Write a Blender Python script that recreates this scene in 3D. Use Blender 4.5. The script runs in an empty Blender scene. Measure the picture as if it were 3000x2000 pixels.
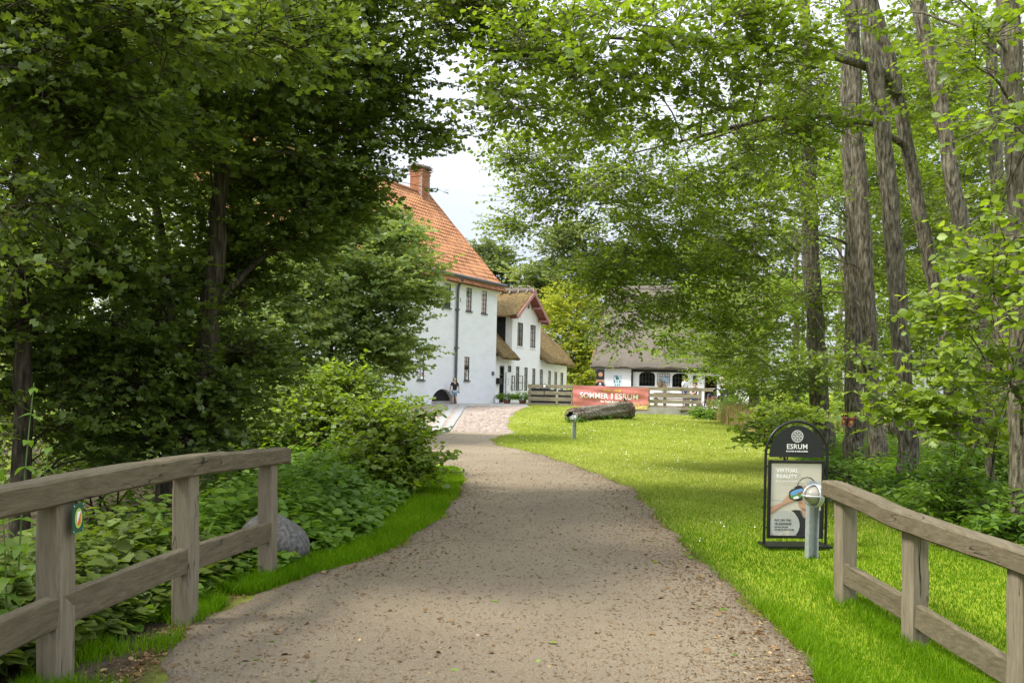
import bpy, bmesh, math, random
import numpy as np
from mathutils import Vector, Matrix
R = math.radians
scn = bpy.context.scene
C = scn.collection
# ---------------------------------------------------------------- camera, sky, sun, exposure
F, PX, PY, ROLL, CZ = 2700.0, 1500.0, 1125.0, 0.022, 1.5
cd = bpy.data.cameras.new('camera'); cam = bpy.data.objects.new('camera', cd); C.objects.link(cam)
cd.sensor_width = 36; cd.lens = 36*F/3000; cd.shift_y = (PY-1000)/3000; cd.clip_end = 3000; cd.clip_start = .05
cam.matrix_world = Matrix.Translation((0, 0, CZ)) @ Matrix.Rotation(R(90), 4, 'X') @ Matrix.Rotation(ROLL, 4, 'Z')
scn.camera = cam
SUN_AZ, SUN_EL = R(-110), R(50)                    # azimuth from +Y towards +X: the sun stands to the left, a little behind
w = bpy.data.worlds.new('World'); scn.world = w; w.use_nodes = True
nt = w.node_tree; bg = nt.nodes['Background']; bg.inputs['Strength'].default_value = .12
sky = nt.nodes.new('ShaderNodeTexSky'); sky.sky_type = 'NISHITA'; sky.sun_disc = False
sky.sun_elevation = SUN_EL; sky.sun_rotation = SUN_AZ
tc = nt.nodes.new('ShaderNodeTexCoord'); nz = nt.nodes.new('ShaderNodeTexNoise')
nz.inputs['Scale'].default_value = 2.3; nz.inputs['Detail'].default_value = 7; nz.inputs['Roughness'].default_value = .55
mp = nt.nodes.new('ShaderNodeMapping'); mp.inputs['Scale'].default_value = (1, 1, 2.6)
nt.links.new(tc.outputs['Generated'], mp.inputs['Vector']); nt.links.new(mp.outputs['Vector'], nz.inputs['Vector'])
rp = nt.nodes.new('ShaderNodeValToRGB'); rp.color_ramp.elements[0].position = .36; rp.color_ramp.elements[1].position = .62
rp.color_ramp.elements[0].color = (4.6, 4.95, 5.7, 1); rp.color_ramp.elements[1].color = (6.0, 6.1, 6.4, 1)
nt.links.new(nz.outputs['Fac'], rp.inputs['Fac'])
mx = nt.nodes.new('ShaderNodeMix'); mx.data_type = 'RGBA'; mx.inputs[0].default_value = .86
sx_ = nt.nodes.new('ShaderNodeSeparateXYZ'); nt.links.new(tc.outputs['Generated'], sx_.inputs[0])   # overcast sky: brighter towards the zenith
mr = nt.nodes.new('ShaderNodeMapRange'); mr.inputs[3].default_value = .33; mr.inputs[4].default_value = 1.7; nt.links.new(sx_.outputs['Z'], mr.inputs[0])
sc_ = nt.nodes.new('ShaderNodeVectorMath'); sc_.operation = 'SCALE'; nt.links.new(rp.outputs['Color'], sc_.inputs[0]); nt.links.new(mr.outputs[0], sc_.inputs['Scale'])
nt.links.new(sky.outputs['Color'], mx.inputs[6]); nt.links.new(sc_.outputs[0], mx.inputs[7])
nt.links.new(mx.outputs[2], bg.inputs['Color'])
sl = bpy.data.lights.new('sun', 'SUN'); sl.energy = 2.4; sl.angle = R(13.0); sl.color = (1, .94, .84)
so = bpy.data.objects.new('sun', sl); C.objects.link(so)
sd = Vector((math.sin(SUN_AZ)*math.cos(SUN_EL), math.cos(SUN_AZ)*math.cos(SUN_EL), math.sin(SUN_EL)))
so.rotation_euler = (-sd).to_track_quat('-Z', 'Y').to_euler(); so.location = sd*60
vs = scn.view_settings; vs.view_transform = 'Standard'; vs.look = 'None'; vs.exposure = 1.38; vs.gamma = 1
scn.cycles.max_bounces = 8; scn.cycles.diffuse_bounces = 4; scn.cycles.glossy_bounces = 2
scn.cycles.transmission_bounces = 6; scn.cycles.transparent_max_bounces = 8; scn.cycles.caustics_reflective = False
scn.cycles.use_denoising = True
# ---------------------------------------------------------------- pixels to places
def ray(px, py):
    a, b = (px-PX)/F, -(py-PY)/F
    return a*math.cos(ROLL)-b*math.sin(ROLL), a*math.sin(ROLL)+b*math.cos(ROLL)
def at(px, py, d):
    X, Z = ray(px, py); return Vector((X*d, d, CZ+Z*d))
def sstep(t): t = np.clip(t, 0, 1); return t*t*(3-2*t)
def hgt(x, y):
    x = np.asarray(x, float); y = np.asarray(y, float)
    z = .45*sstep((y-27)/18)*(1-.8*sstep((x-2.5)/4)*(1-sstep((y-47)/3)))
    z = z + .09*sstep((7-y)/3)*sstep((1-x)/3) - .10*sstep((7.5-y)/2.5)*sstep((x-1)/2)
    z = z - .75*sstep((-2.35-x)/1.6)*sstep((15-y)/6)                    # the stream bank beside the bridge rail
    z = z + .03*np.sin(x*.9+y*.37)*np.sin(y*.53-x*.2)*sstep((y-9)/6)*sstep((abs(x-2)-1)/2)
    return z
def gnd(px, py):
    X, Z = ray(px, py); lo = 1.5
    d = 2.0
    while d < 90:
        if CZ+Z*d <= float(hgt(X*d, d)): break
        d *= 1.01
    a, b = d/1.01, d
    for _ in range(30):
        m = (a+b)/2
        if CZ+Z*m <= float(hgt(X*m, m)): b = m
        else: a = m
    return Vector((X*b, b, float(hgt(X*b, b))))
def G(x, y, dz=0): return Vector((x, y, float(hgt(x, y))+dz))
# ---------------------------------------------------------------- building helpers
MATS = {}
class MB:
    def __init__(s): s.v = []; s.f = []; s.sm = []
    def add(s, vs, fs, smooth=False):
        o = len(s.v); s.v += [tuple(p) for p in vs]; s.f += [tuple(i+o for i in f) for f in fs]; s.sm += [smooth]*len(fs); return s
    def box(s, c, d, m=None):
        x, y, z = d[0]/2, d[1]/2, d[2]/2
        vs = [Vector((i, j, k)) for k in (-z, z) for j in (-y, y) for i in (-x, x)]
        if m is not None: vs = [m @ p for p in vs]
        return s.add([p+Vector(c) for p in vs], [(0,2,3,1),(4,5,7,6),(0,1,5,4),(2,6,7,3),(0,4,6,2),(1,3,7,5)])
    def hexa(s, p): return s.add(p, [(0,3,2,1),(4,5,6,7),(0,1,5,4),(1,2,6,5),(2,3,7,6),(3,0,4,7)])
    def beam(s, a, b, wd, ht, up=(0,0,1), ch=0, seg=1, wob=0, rnd=None):
        a, b = Vector(a), Vector(b); t = (b-a).normalized(); sd_ = t.cross(Vector(up)).normalized(); u = sd_.cross(t)
        x, y = wd/2, ht/2
        pr = [(-x, -y), (x, -y), (x, y), (-x, y)] if not ch else [(-x+ch,-y),(x-ch,-y),(x,-y+ch),(x,y-ch),(x-ch,y),(-x+ch,y),(-x,y-ch),(-x,-y+ch)]
        n = len(pr); vs = []
        for i in range(seg+1):
            p = a.lerp(b, i/seg)
            for q in pr:
                jx = jy = 0
                if wob and rnd: jx, jy = rnd.uniform(-wob, wob), rnd.uniform(-wob, wob)
                vs.append(p+sd_*(q[0]+jx)+u*(q[1]+jy))
        fs = [tuple(reversed(range(n))), tuple(range(seg*n, seg*n+n))]
        for i in range(seg):
            for j in range(n): fs.append((i*n+j, i*n+(j+1) % n, (i+1)*n+(j+1) % n, (i+1)*n+j))
        return s.add(vs, fs)
    def rail(s, pts, wd, ht, ch=.012, sub=6, wob=.004, rnd=None):
        pts = [Vector(p) for p in pts]; q = [pts[0]]
        for a, b in zip(pts[:-1], pts[1:]): q += [a.lerp(b, i/sub) for i in range(1, sub+1)]
        x, y = wd/2, ht/2; pr = [(-x+ch,-y),(x-ch,-y),(x,-y+ch),(x,y-ch),(x-ch,y),(-x+ch,y),(-x,y-ch),(-x,-y+ch)]; vs = []; k = len(q)
        for i, p in enumerate(q):
            t = (q[min(i+1, k-1)]-q[max(i-1, 0)]).normalized(); sd_ = t.cross(Vector((0,0,1))).normalized(); u = sd_.cross(t)
            jx, jy = rnd.uniform(-wob, wob), rnd.uniform(-wob, wob)
            vs += [p+sd_*(a+jx)+u*(b+jy+rnd.uniform(-wob, wob)*.5) for a, b in pr]
        fs = [tuple(reversed(range(8))), tuple(range(k*8-8, k*8))]+[(i*8+j, i*8+(j+1) % 8, (i+1)*8+(j+1) % 8, (i+1)*8+j) for i in range(k-1) for j in range(8)]
        return s.add(vs, fs)
    def tube(s, pts, rad, n=8, caps=True, wob=0, rnd=None):
        pts = [Vector(p) for p in pts]; k = len(pts)
        if not hasattr(rad, '__len__'): rad = [rad]*k
        vs = []; prev = None
        for i, p in enumerate(pts):
            t = (pts[min(i+1, k-1)]-pts[max(i-1, 0)]).normalized()
            if prev is None: prev = t.orthogonal().normalized()
            e = (prev-t*prev.dot(t)).normalized(); prev = e; b = t.cross(e)
            for j in range(n):
                a = 2*math.pi*j/n; r = rad[i]*(1+(rnd.uniform(-wob, wob) if wob else 0))
                vs.append(p+e*(math.cos(a)*r)+b*(math.sin(a)*r))
        fs = [(i*n+j, i*n+(j+1) % n, (i+1)*n+(j+1) % n, (i+1)*n+j) for i in range(k-1) for j in range(n)]
        s.add(vs, fs, True)
        if caps: s.add(vs[:n], [tuple(reversed(range(n)))]); s.add(vs[-n:], [tuple(range(n))])
        return s
    def ell(s, c, r, nu=14, nv=9, m=None, jit=0, rnd=None):
        vs = []; c = Vector(c)
        for i in range(nv+1):
            for j in range(nu):
                th, ph = math.pi*i/nv, 2*math.pi*j/nu
                p = Vector((r[0]*math.sin(th)*math.cos(ph), r[1]*math.sin(th)*math.sin(ph), r[2]*math.cos(th)))
                if jit: p *= 1+jit*(math.sin(p.x*9/r[0]*.4+2)*math.cos(p.y*3.1/r[1])+.6*math.sin(p.z*4/r[2]+p.x*2.2/r[0]))
                if m is not None: p = m @ p
                vs.append(c+p)
        fs = [(i*nu+j, (i+1)*nu+j, (i+1)*nu+(j+1) % nu, i*nu+(j+1) % nu) for i in range(nv) for j in range(nu)]
        return s.add(vs, fs, True)
    def poly(s, pts): return s.add(pts, [tuple(range(len(pts)))])
    def prism(s, pts, off):
        n = len(pts); off = Vector(off); a = [Vector(p) for p in pts]
        return s.add(a+[p+off for p in a], [tuple(reversed(range(n))), tuple(range(n, 2*n))]+[(i, (i+1) % n, n+(i+1) % n, n+i) for i in range(n)])
    def grid(s, P, smooth=True):          # P[i][j] points
        a, b = len(P), len(P[0]); vs = [p for r in P for p in r]
        return s.add(vs, [(i*b+j, i*b+j+1, (i+1)*b+j+1, (i+1)*b+j) for i in range(a-1) for j in range(b-1)], smooth)
    def build(s, name, mat, parent=None, **kw):
        me = bpy.data.meshes.new(name); me.from_pydata([tuple(p) for p in s.v], [], s.f); me.update()
        me.polygons.foreach_set('use_smooth', s.sm)
        return link(name, me, mat, parent, **kw)
def link(name, me, mat, parent=None, label=None, cat=None, group=None, kind=None):
    if mat: me.materials.append(MATS[mat] if isinstance(mat, str) else mat)
    o = bpy.data.objects.new(name, me); C.objects.link(o)
    if parent is not None: o.parent = parent; o.matrix_parent_inverse = Matrix.Translation(-parent.location)
    tag(o, label, cat, group, kind); return o
def tag(o, label=None, cat=None, group=None, kind=None):
    for k, v in (('label', label), ('category', cat), ('group', group), ('kind', kind)):
        if v: o[k] = v
    return o
def thing(name, loc, label, cat, group=None):
    o = bpy.data.objects.new(name, None); C.objects.link(o); o.location = Vector(loc); o.empty_display_size = .2
    return tag(o, label, cat, group)
def tri_mesh(name, V, T, mat, parent=None, tint=None, **kw):
    me = bpy.data.meshes.new(name); V = np.asarray(V, np.float32); T = np.asarray(T, np.int32)
    me.vertices.add(len(V)); me.vertices.foreach_set('co', V.ravel())
    me.loops.add(T.size); me.loops.foreach_set('vertex_index', T.ravel())
    me.polygons.add(len(T)); me.polygons.foreach_set('loop_start', np.arange(0, T.size, T.shape[1], dtype=np.int32))
    if tint is not None:
        a = me.attributes.new('tint', 'FLOAT', 'POINT'); a.data.foreach_set('value', np.asarray(tint, np.float32))
    me.update(); me.validate()
    return link(name, me, mat, parent, **kw)
# ---------------------------------------------------------------- materials
def nmat(name):
    m = bpy.data.materials.new(name); m.use_nodes = True; MATS[name] = m
    t = m.node_tree; t.nodes.clear(); out = t.nodes.new('ShaderNodeOutputMaterial')
    return t, out
def nd(t, typ, **kw):
    n = t.nodes.new('ShaderNode'+typ)
    for k, v in kw.items():
        if k in n.inputs: n.inputs[k].default_value = v
        else: setattr(n, k, v)
    return n
def ramp(t, fac, stops):
    r = t.nodes.new('ShaderNodeValToRGB'); e = r.color_ramp.elements
    while len(e) < len(stops): e.new(.5)
    for i, (p, c) in enumerate(stops): e[i].position = p; e[i].color = (*c, 1)
    t.links.new(fac, r.inputs['Fac']); return r.outputs['Color']
def surf(name, stops, scale=6, rough=.8, bump=.3, bdist=.01, stretch=(1,1,1), detail=6, bscale=None, spec=.3, metal=0, nrough=.6, bdetail=8, crack=None):
    t, out = nmat(name); L = t.links.new
    p = nd(t, 'BsdfPrincipled', Roughness=rough, Metallic=metal); p.inputs['Specular IOR Level'].default_value = spec
    tcn = nd(t, 'TexCoord'); m = nd(t, 'Mapping'); m.inputs['Scale'].default_value = stretch
    L(tcn.outputs['Object'], m.inputs['Vector'])
    n1 = nd(t, 'TexNoise', Scale=scale, Detail=detail, Roughness=nrough); L(m.outputs['Vector'], n1.inputs['Vector'])
    col = ramp(t, n1.outputs['Fac'], stops)
    if crack:                              # long checks in old timber
        mc = nd(t, 'Mapping'); mc.inputs['Scale'].default_value = crack; L(tcn.outputs['Object'], mc.inputs['Vector'])
        nc = nd(t, 'TexNoise', Scale=2.2, Detail=3, Roughness=.55); L(mc.outputs['Vector'], nc.inputs['Vector'])
        s1 = nd(t, 'Math', operation='SUBTRACT'); s1.inputs[1].default_value = .5; L(nc.outputs['Fac'], s1.inputs[0])
        s2 = nd(t, 'Math', operation='ABSOLUTE'); L(s1.outputs[0], s2.inputs[0])
        s3 = nd(t, 'MapRange'); s3.inputs[1].default_value = .001; s3.inputs[2].default_value = .006; L(s2.outputs[0], s3.inputs[0])
        nm_ = nd(t, 'TexNoise', Scale=1.7, Detail=2); L(tcn.outputs['Object'], nm_.inputs['Vector']); mk = nd(t, 'MapRange'); mk.inputs[1].default_value = .50; mk.inputs[2].default_value = .56; mk.inputs[3].default_value = 1; mk.inputs[4].default_value = 0; L(nm_.outputs['Fac'], mk.inputs[0])
        mm_ = nd(t, 'Math', operation='MAXIMUM'); L(s3.outputs[0], mm_.inputs[0]); L(mk.outputs[0], mm_.inputs[1]); s3 = mm_
        cm = nd(t, 'Mix', data_type='RGBA', blend_type='MIX'); cm.inputs[6].default_value = (.018,.014,.010,1); L(s3.outputs[0], cm.inputs[0]); L(col, cm.inputs[7]); col = cm.outputs[2]
    L(col, p.inputs['Base Color'])
    if bump:
        n2 = nd(t, 'TexNoise', Scale=bscale or scale*3, Detail=bdetail, Roughness=.65); L(m.outputs['Vector'], n2.inputs['Vector'])
        b = nd(t, 'Bump', Strength=bump, Distance=bdist); L(n2.outputs['Fac'], b.inputs['Height']); L(b.outputs['Normal'], p.inputs['Normal'])
    L(p.outputs['BSDF'], out.inputs['Surface']); return MATS[name]
def flat(name, c, rough=.6, metal=0, spec=.4, var=.08):
    lo = tuple(max(0, x*(1-var)) for x in c); hi = tuple(min(1, x*(1+var)) for x in c)
    return surf(name, [(.3, lo), (.7, hi)], scale=9, rough=rough, bump=.05, metal=metal, spec=spec)
def leafmat(name, c0, c1, c2, trans=.42, gloss=.07, grough=.38, tb=1.5):
    t, out = nmat(name); L = t.links.new
    a = nd(t, 'Attribute', attribute_name='tint')
    col = ramp(t, a.outputs['Fac'], [(0, c0), (.55, c1), (1, c2)])
    d = nd(t, 'BsdfDiffuse'); tr = nd(t, 'BsdfTranslucent'); L(col, d.inputs['Color'])
    br = nd(t, 'Mix', data_type='RGBA', blend_type='MULTIPLY'); br.inputs[0].default_value = 1; br.inputs[7].default_value = (tb*1.08, tb*1.06, tb*.55, 1)
    L(col, br.inputs[6]); L(br.outputs[2], tr.inputs['Color'])
    m1 = nd(t, 'MixShader'); m1.inputs[0].default_value = trans; L(d.outputs[0], m1.inputs[1]); L(tr.outputs[0], m1.inputs[2])
    g = nd(t, 'BsdfGlossy', Roughness=grough); g.inputs['Color'].default_value = (.9, .95, .9, 1)
    m2 = nd(t, 'MixShader'); m2.inputs[0].default_value = gloss; L(m1.outputs[0], m2.inputs[1]); L(g.outputs[0], m2.inputs[2])
    L(m2.outputs[0], out.inputs['Surface'])
leafmat('leaf_hawthorn', (0.070,0.108,0.014), (0.135,0.195,0.026), (0.225,0.285,0.060), trans=0.42, gloss=0.04, grough=0.55, tb=1.6)
leafmat('leaf_alder', (0.092,0.145,0.012), (0.185,0.268,0.020), (0.280,0.372,0.040), trans=0.48, gloss=0.04, grough=0.5, tb=1.6)
leafmat('leaf_maple', (0.130,0.190,0.048), (0.230,0.305,0.080), (0.330,0.400,0.130), trans=0.46, gloss=0.035, grough=0.55, tb=1.4)
leafmat('leaf_far', (0.080,0.110,0.042), (0.130,0.170,0.064), (0.200,0.245,0.095), trans=0.4, gloss=0.01)
leafmat('leaf_robinia', (.190,.225,.030), (.300,.330,.045), (.400,.420,.070), trans=.45, gloss=0.01)
leafmat('leaf_linden', (.110,.150,.055), (.190,.235,.090), (.300,.330,.140), trans=.4, gloss=0.01)
leafmat('leaf_herb', (0.070,0.140,0.014), (0.140,0.250,0.026), (0.235,0.350,0.048), trans=0.44, gloss=0.025, grough=0.5, tb=1.5)
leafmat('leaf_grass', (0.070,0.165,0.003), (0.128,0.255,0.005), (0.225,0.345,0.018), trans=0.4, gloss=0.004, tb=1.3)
leafmat('leaf_grass_sunlit', (0.225,0.275,0.050), (0.350,0.400,0.090), (0.490,0.515,0.170), trans=0.4, gloss=0.006, tb=1.2)  # paler, yellower copy of the lawn green: sunlight put into the colour
leafmat('leaf_straw', (.30,.24,.11), (.42,.34,.16), (.55,.46,.24), trans=.3, gloss=.02, tb=1.2)
leafmat('leaf_litter', (.10,.055,.022), (.20,.12,.05), (.36,.27,.13), trans=.1, gloss=.03, tb=1)
surf('bark_alder', [(.34,(.032,.027,.017)),(.46,(.108,.094,.063)),(.56,(.178,.157,.110)),(.70,(.32,.295,.23))], scale=30, rough=.9, bump=1, bdist=.04, stretch=(1,1,.22), bscale=34, detail=5, nrough=.6, bdetail=4)
surf('bark_dark', [(.34,(.022,.018,.012)),(.5,(.060,.048,.033)),(.70,(.14,.115,.08))], scale=28, rough=.9, bump=1, bdist=.04, stretch=(1,1,.15), bscale=30, bdetail=4)
surf('timber', [(.25,(.108,.090,.060)),(.45,(.178,.150,.102)),(.60,(.218,.186,.130)),(.8,(.295,.258,.19))], scale=7, rough=.88, bump=.45, bdist=.005, stretch=(6,6,.5), bscale=34, nrough=.75, crack=(3.2,3.2,.22))
surf('timber_rail', [(.25,(.062,.051,.030)),(.45,(.108,.089,.053)),(.60,(.145,.121,.076)),(.8,(.21,.178,.118))], scale=7, rough=.88, bump=.5, bdist=.006, stretch=(7,.5,7), bscale=28, nrough=.75, crack=(1.5,.30,3.2))
surf('timber_far', [(.25,(.14,.115,.08)),(.5,(.26,.22,.155)),(.8,(.40,.35,.26))], scale=5, rough=.85, bump=.3, stretch=(.6,3,3))
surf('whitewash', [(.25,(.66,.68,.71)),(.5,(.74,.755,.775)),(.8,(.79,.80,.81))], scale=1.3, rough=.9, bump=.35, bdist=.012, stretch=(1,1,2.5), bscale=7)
surf('whitewash_clean', [(.3,(.80,.80,.79)),(.7,(.87,.87,.85))], scale=1.5, rough=.9, bump=.25, bdist=.01, bscale=8)
surf('thatch', [(.30,(.085,.072,.058)),(.48,(.19,.165,.135)),(.56,(.14,.12,.10)),(.70,(.32,.285,.235))], scale=7, rough=.95, bump=1, bdist=.10, stretch=(1.4,1.4,.8), bscale=12, nrough=.8)
surf('thatch_moss', [(.30,(.050,.040,.028)),(.42,(.18,.125,.055)),(.47,(.09,.072,.048)),(.53,(.31,.20,.05)),(.58,(.13,.115,.05)),(.66,(.30,.26,.19)),(.78,(.09,.072,.05))], scale=6.5, rough=.95, bump=1, bdist=.12, bscale=11, detail=10, nrough=.8)
surf('brick', [(.3,(.26,.10,.05)),(.6,(.36,.16,.085)),(.8,(.42,.24,.15))], scale=5, rough=.9, bump=.3, bscale=20)
surf('mortar', [(.3,(.26,.235,.20)),(.7,(.36,.33,.28))], scale=8, rough=.95, bump=.3)
surf('granite', [(.3,(.25,.25,.24)),(.7,(.33,.33,.32))], scale=20, rough=.85, bump=.15)
surf('concrete', [(.3,(.26,.245,.215)),(.55,(.36,.34,.30)),(.8,(.45,.43,.38))], scale=2.5, rough=.9, bump=.4, bscale=12)
surf('cobble', [(.28,(.14,.10,.08)),(.45,(.27,.215,.175)),(.58,(.34,.285,.24)),(.75,(.42,.37,.32))], scale=2.1, rough=.9, bump=.3, bscale=15, nrough=.8)
surf('boulder', [(.3,(.045,.043,.038)),(.5,(.105,.10,.092)),(.75,(.21,.205,.19))], scale=30, rough=.9, bump=.5, bscale=35)
surf('log_wood', [(.33,(.035,.027,.02)),(.48,(.15,.125,.095)),(.56,(.24,.205,.16)),(.70,(.42,.37,.30))], scale=9, rough=.9, bump=1, bdist=.05, stretch=(.35,2,2), bscale=9)
surf('galvanised', [(.3,(.38,.41,.43)),(.7,(.55,.58,.60))], scale=25, rough=.42, bump=.06, metal=.55)
surf('nest', [(.3,(.10,.075,.05)),(.7,(.24,.19,.13))], scale=20, rough=.95, bump=.2)
flat('black_paint', (.012,.012,.013), rough=.32); flat('black_matt', (.018,.018,.019), rough=.6)
flat('frame_dark', (.022,.022,.022), rough=.5); flat('black_boards', (.022,.021,.021), rough=.7)
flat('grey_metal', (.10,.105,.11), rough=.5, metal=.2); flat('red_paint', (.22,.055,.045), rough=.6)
flat('red_light', (.40,.20,.17), rough=.7); flat('white_paint', (.80,.80,.79), rough=.5); flat('ink_white', (.86,.86,.84), rough=.6, var=.01)
flat('ink_black', (.02,.02,.02), rough=.6); flat('poster_beige', (.60,.55,.46), rough=.35, var=.05); flat('poster_grey', (.46,.46,.44), rough=.35)
flat('poster_skin', (.52,.31,.21), rough=.35); flat('poster_skin_dark', (.34,.18,.12), rough=.35); flat('poster_shirt', (.030,.030,.032), rough=.35)
flat('poster_hair', (.10,.05,.03), rough=.35); flat('poster_sky', (.16,.36,.66), rough=.35); flat('poster_green', (.12,.28,.06), rough=.35); flat('poster_roof', (.35,.13,.08), rough=.35)
flat('ink_grey', (.22,.22,.21), rough=.6); flat('ink_yellow', (.75,.55,.08), rough=.6); flat('banner_red', (.60,.20,.185), rough=.6, var=.05)
flat('straw_print', (.72,.58,.22), rough=.6, var=.2); flat('copper', (.50,.27,.15), rough=.5); flat('cream_cloth', (.70,.63,.48), rough=.85); flat('poster_blue', (.50,.66,.70), rough=.5)
flat('skin', (.52,.31,.22), rough=.55); flat('hair_blond', (.50,.36,.18), rough=.7); flat('hair_brown', (.06,.035,.02), rough=.7); flat('shirt_black', (.022,.022,.026), rough=.9)
flat('denim_light', (.33,.42,.52), rough=.9); flat('denim', (.07,.14,.30), rough=.9); flat('cloth_white', (.72,.74,.75), rough=.9); flat('cloth_dark', (.05,.06,.07), rough=.9); flat('sandal', (.02,.018,.016), rough=.7)
flat('brown_cloth', (.20,.10,.06), rough=.9); flat('wicker', (.16,.10,.055), rough=.9); flat('plaque_green', (.02,.09,.05), rough=.45); flat('plaque_lime', (.45,.55,.10), rough=.45); flat('plaque_orange', (.70,.16,.04), rough=.45)
flat('wing_orange', (.62,.16,.04), rough=.5); flat('wing_red', (.38,.06,.03), rough=.5); flat('wing_cream', (.80,.66,.32), rough=.5); flat('wing_blue', (.20,.22,.34), rough=.5); flat('dark_room', (.012,.012,.011), rough=.9); flat('curtain', (.78,.75,.68), rough=.9)
flat('lens', (.26,.25,.20), rough=.15, spec=.6); flat('wood_brown', (.11,.065,.035), rough=.8); flat('terracotta', (.30,.14,.08), rough=.9); flat('rust', (.10,.055,.04), rough=.85)
def glass():
    t, out = nmat('pane_glass'); L = t.links.new
    g = nd(t, 'BsdfGlossy', Roughness=.04); tr = nd(t, 'BsdfTransparent'); tr.inputs['Color'].default_value = (.80,.84,.82,1)
    lw = nd(t, 'LayerWeight', Blend=.35); m = nd(t, 'MixShader'); L(lw.outputs['Fresnel'], m.inputs[0]); L(tr.outputs[0], m.inputs[1]); L(g.outputs[0], m.inputs[2])
    L(m.outputs[0], out.inputs['Surface'])
glass()
def tilemat():
    t, out = nmat('pantile'); L = t.links.new
    p = nd(t, 'BsdfPrincipled', Roughness=.85); a = nd(t, 'Attribute', attribute_name='tint'); tcn = nd(t, 'TexCoord')
    n = nd(t, 'TexNoise', Scale=.55, Detail=6, Roughness=.7); L(tcn.outputs['Object'], n.inputs['Vector'])
    m = nd(t, 'Math', operation='MULTIPLY_ADD'); m.inputs[1].default_value = .45; L(n.outputs['Fac'], m.inputs[0]); L(a.outputs['Fac'], m.inputs[2])
    L(ramp(t, m.outputs[0], [(.10,(.16,.08,.045)),(.30,(.31,.14,.062)),(.5,(.41,.185,.075)),(.75,(.46,.22,.095)),(1,(.52,.29,.15))]), p.inputs['Base Color'])
    L(p.outputs[0], out.inputs['Surface'])
tilemat()
def groundmat(name, stops_a, sa, stops_b, sb, mixlo, mixhi, ms, bump, bsc, bd):
    t, out = nmat(name); L = t.links.new
    p = nd(t, 'BsdfPrincipled', Roughness=.95); p.inputs['Specular IOR Level'].default_value = .15; tcn = nd(t, 'TexCoord')
    a = nd(t, 'TexNoise', Scale=sa, Detail=8, Roughness=.75); b = nd(t, 'TexNoise', Scale=sb, Detail=8, Roughness=.75); c = nd(t, 'TexNoise', Scale=ms, Detail=5, Roughness=.6)
    for n in (a, b, c): L(tcn.outputs['Object'], n.inputs['Vector'])
    mxn = nd(t, 'Mix', data_type='RGBA'); fr = nd(t, 'MapRange'); fr.inputs[1].default_value = mixlo; fr.inputs[2].default_value = mixhi
    L(c.outputs['Fac'], fr.inputs[0]); at_ = nd(t, 'Attribute', attribute_name='soil'); mm = nd(t, 'Math', operation='MAXIMUM'); L(fr.outputs[0], mm.inputs[0]); L(at_.outputs['Fac'], mm.inputs[1])
    L(mm.outputs[0], mxn.inputs[0]); L(ramp(t, a.outputs['Fac'], stops_a), mxn.inputs[6]); L(ramp(t, b.outputs['Fac'], stops_b), mxn.inputs[7])
    L(mxn.outputs[2], p.inputs['Base Color'])
    n2 = nd(t, 'TexNoise', Scale=bsc, Detail=8, Roughness=.7); L(tcn.outputs['Object'], n2.inputs['Vector'])
    bm_ = nd(t, 'Bump', Strength=bump, Distance=bd); L(n2.outputs['Fac'], bm_.inputs['Height']); L(bm_.outputs[0], p.inputs['Normal'])
    L(p.outputs[0], out.inputs['Surface'])
groundmat('lawn', [(.3,(.14,.20,.010)),(.55,(.24,.30,.020)),(.8,(.36,.39,.06))], 2.2, [(.3,(.035,.027,.017)),(.7,(.10,.078,.05))], 9, .70, .86, .5, .6, 40, .03)
groundmat('gravel', [(.32,(.10,.078,.050)),(.44,(.255,.208,.138)),(.57,(.325,.270,.185)),(.72,(.52,.45,.34))], 95, [(.3,(.10,.077,.052)),(.5,(.23,.185,.13)),(.75,(.40,.335,.25))], 70, .40, .70, .7, 1, 110, .02)
# ---------------------------------------------------------------- ground, path, forecourt
def edge(pix):
    P = sorted([gnd(*p)[:2] for p in pix], key=lambda q: q[1]); ys = np.array([p[1] for p in P]); xs = np.array([p[0] for p in P])
    return lambda y: np.interp(y, ys, xs)
xl = edge([(300,2150),(420,2000),(560,1850),(680,1765),(850,1705),(1000,1665),(1150,1610),(1290,1520),(1345,1450),(1362,1400),(1345,1372),(1280,1357),(1180,1345),(1040,1325),(950,1300),(980,1269)])
xr = edge([(2480,2150),(2390,2000),(2330,1900),(2230,1800),(2110,1700),(2000,1600),(1900,1490),(1850,1430),(1700,1370),(1560,1325),(1450,1303),(1437,1288),(1490,1269)])
xv = edge([(120,2150),(230,2000),(500,1815),(770,1695),(915,1650),(1100,1565),(1200,1465),(1235,1380),(1240,1345),(1170,1338)])     # inner edge of the grass verge
xs = edge([(3400,1900),(3000,1690),(2720,1590),(2500,1470),(2330,1345),(2200,1270),(2090,1232)])                            # where the lawn meets the undergrowth
rng = np.random.default_rng(7)
def wav(y, k): return .05*np.sin(y*3.1+k)+.035*np.sin(y*7.3+2*k)+.02*np.sin(y*17.1+k*3)
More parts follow.
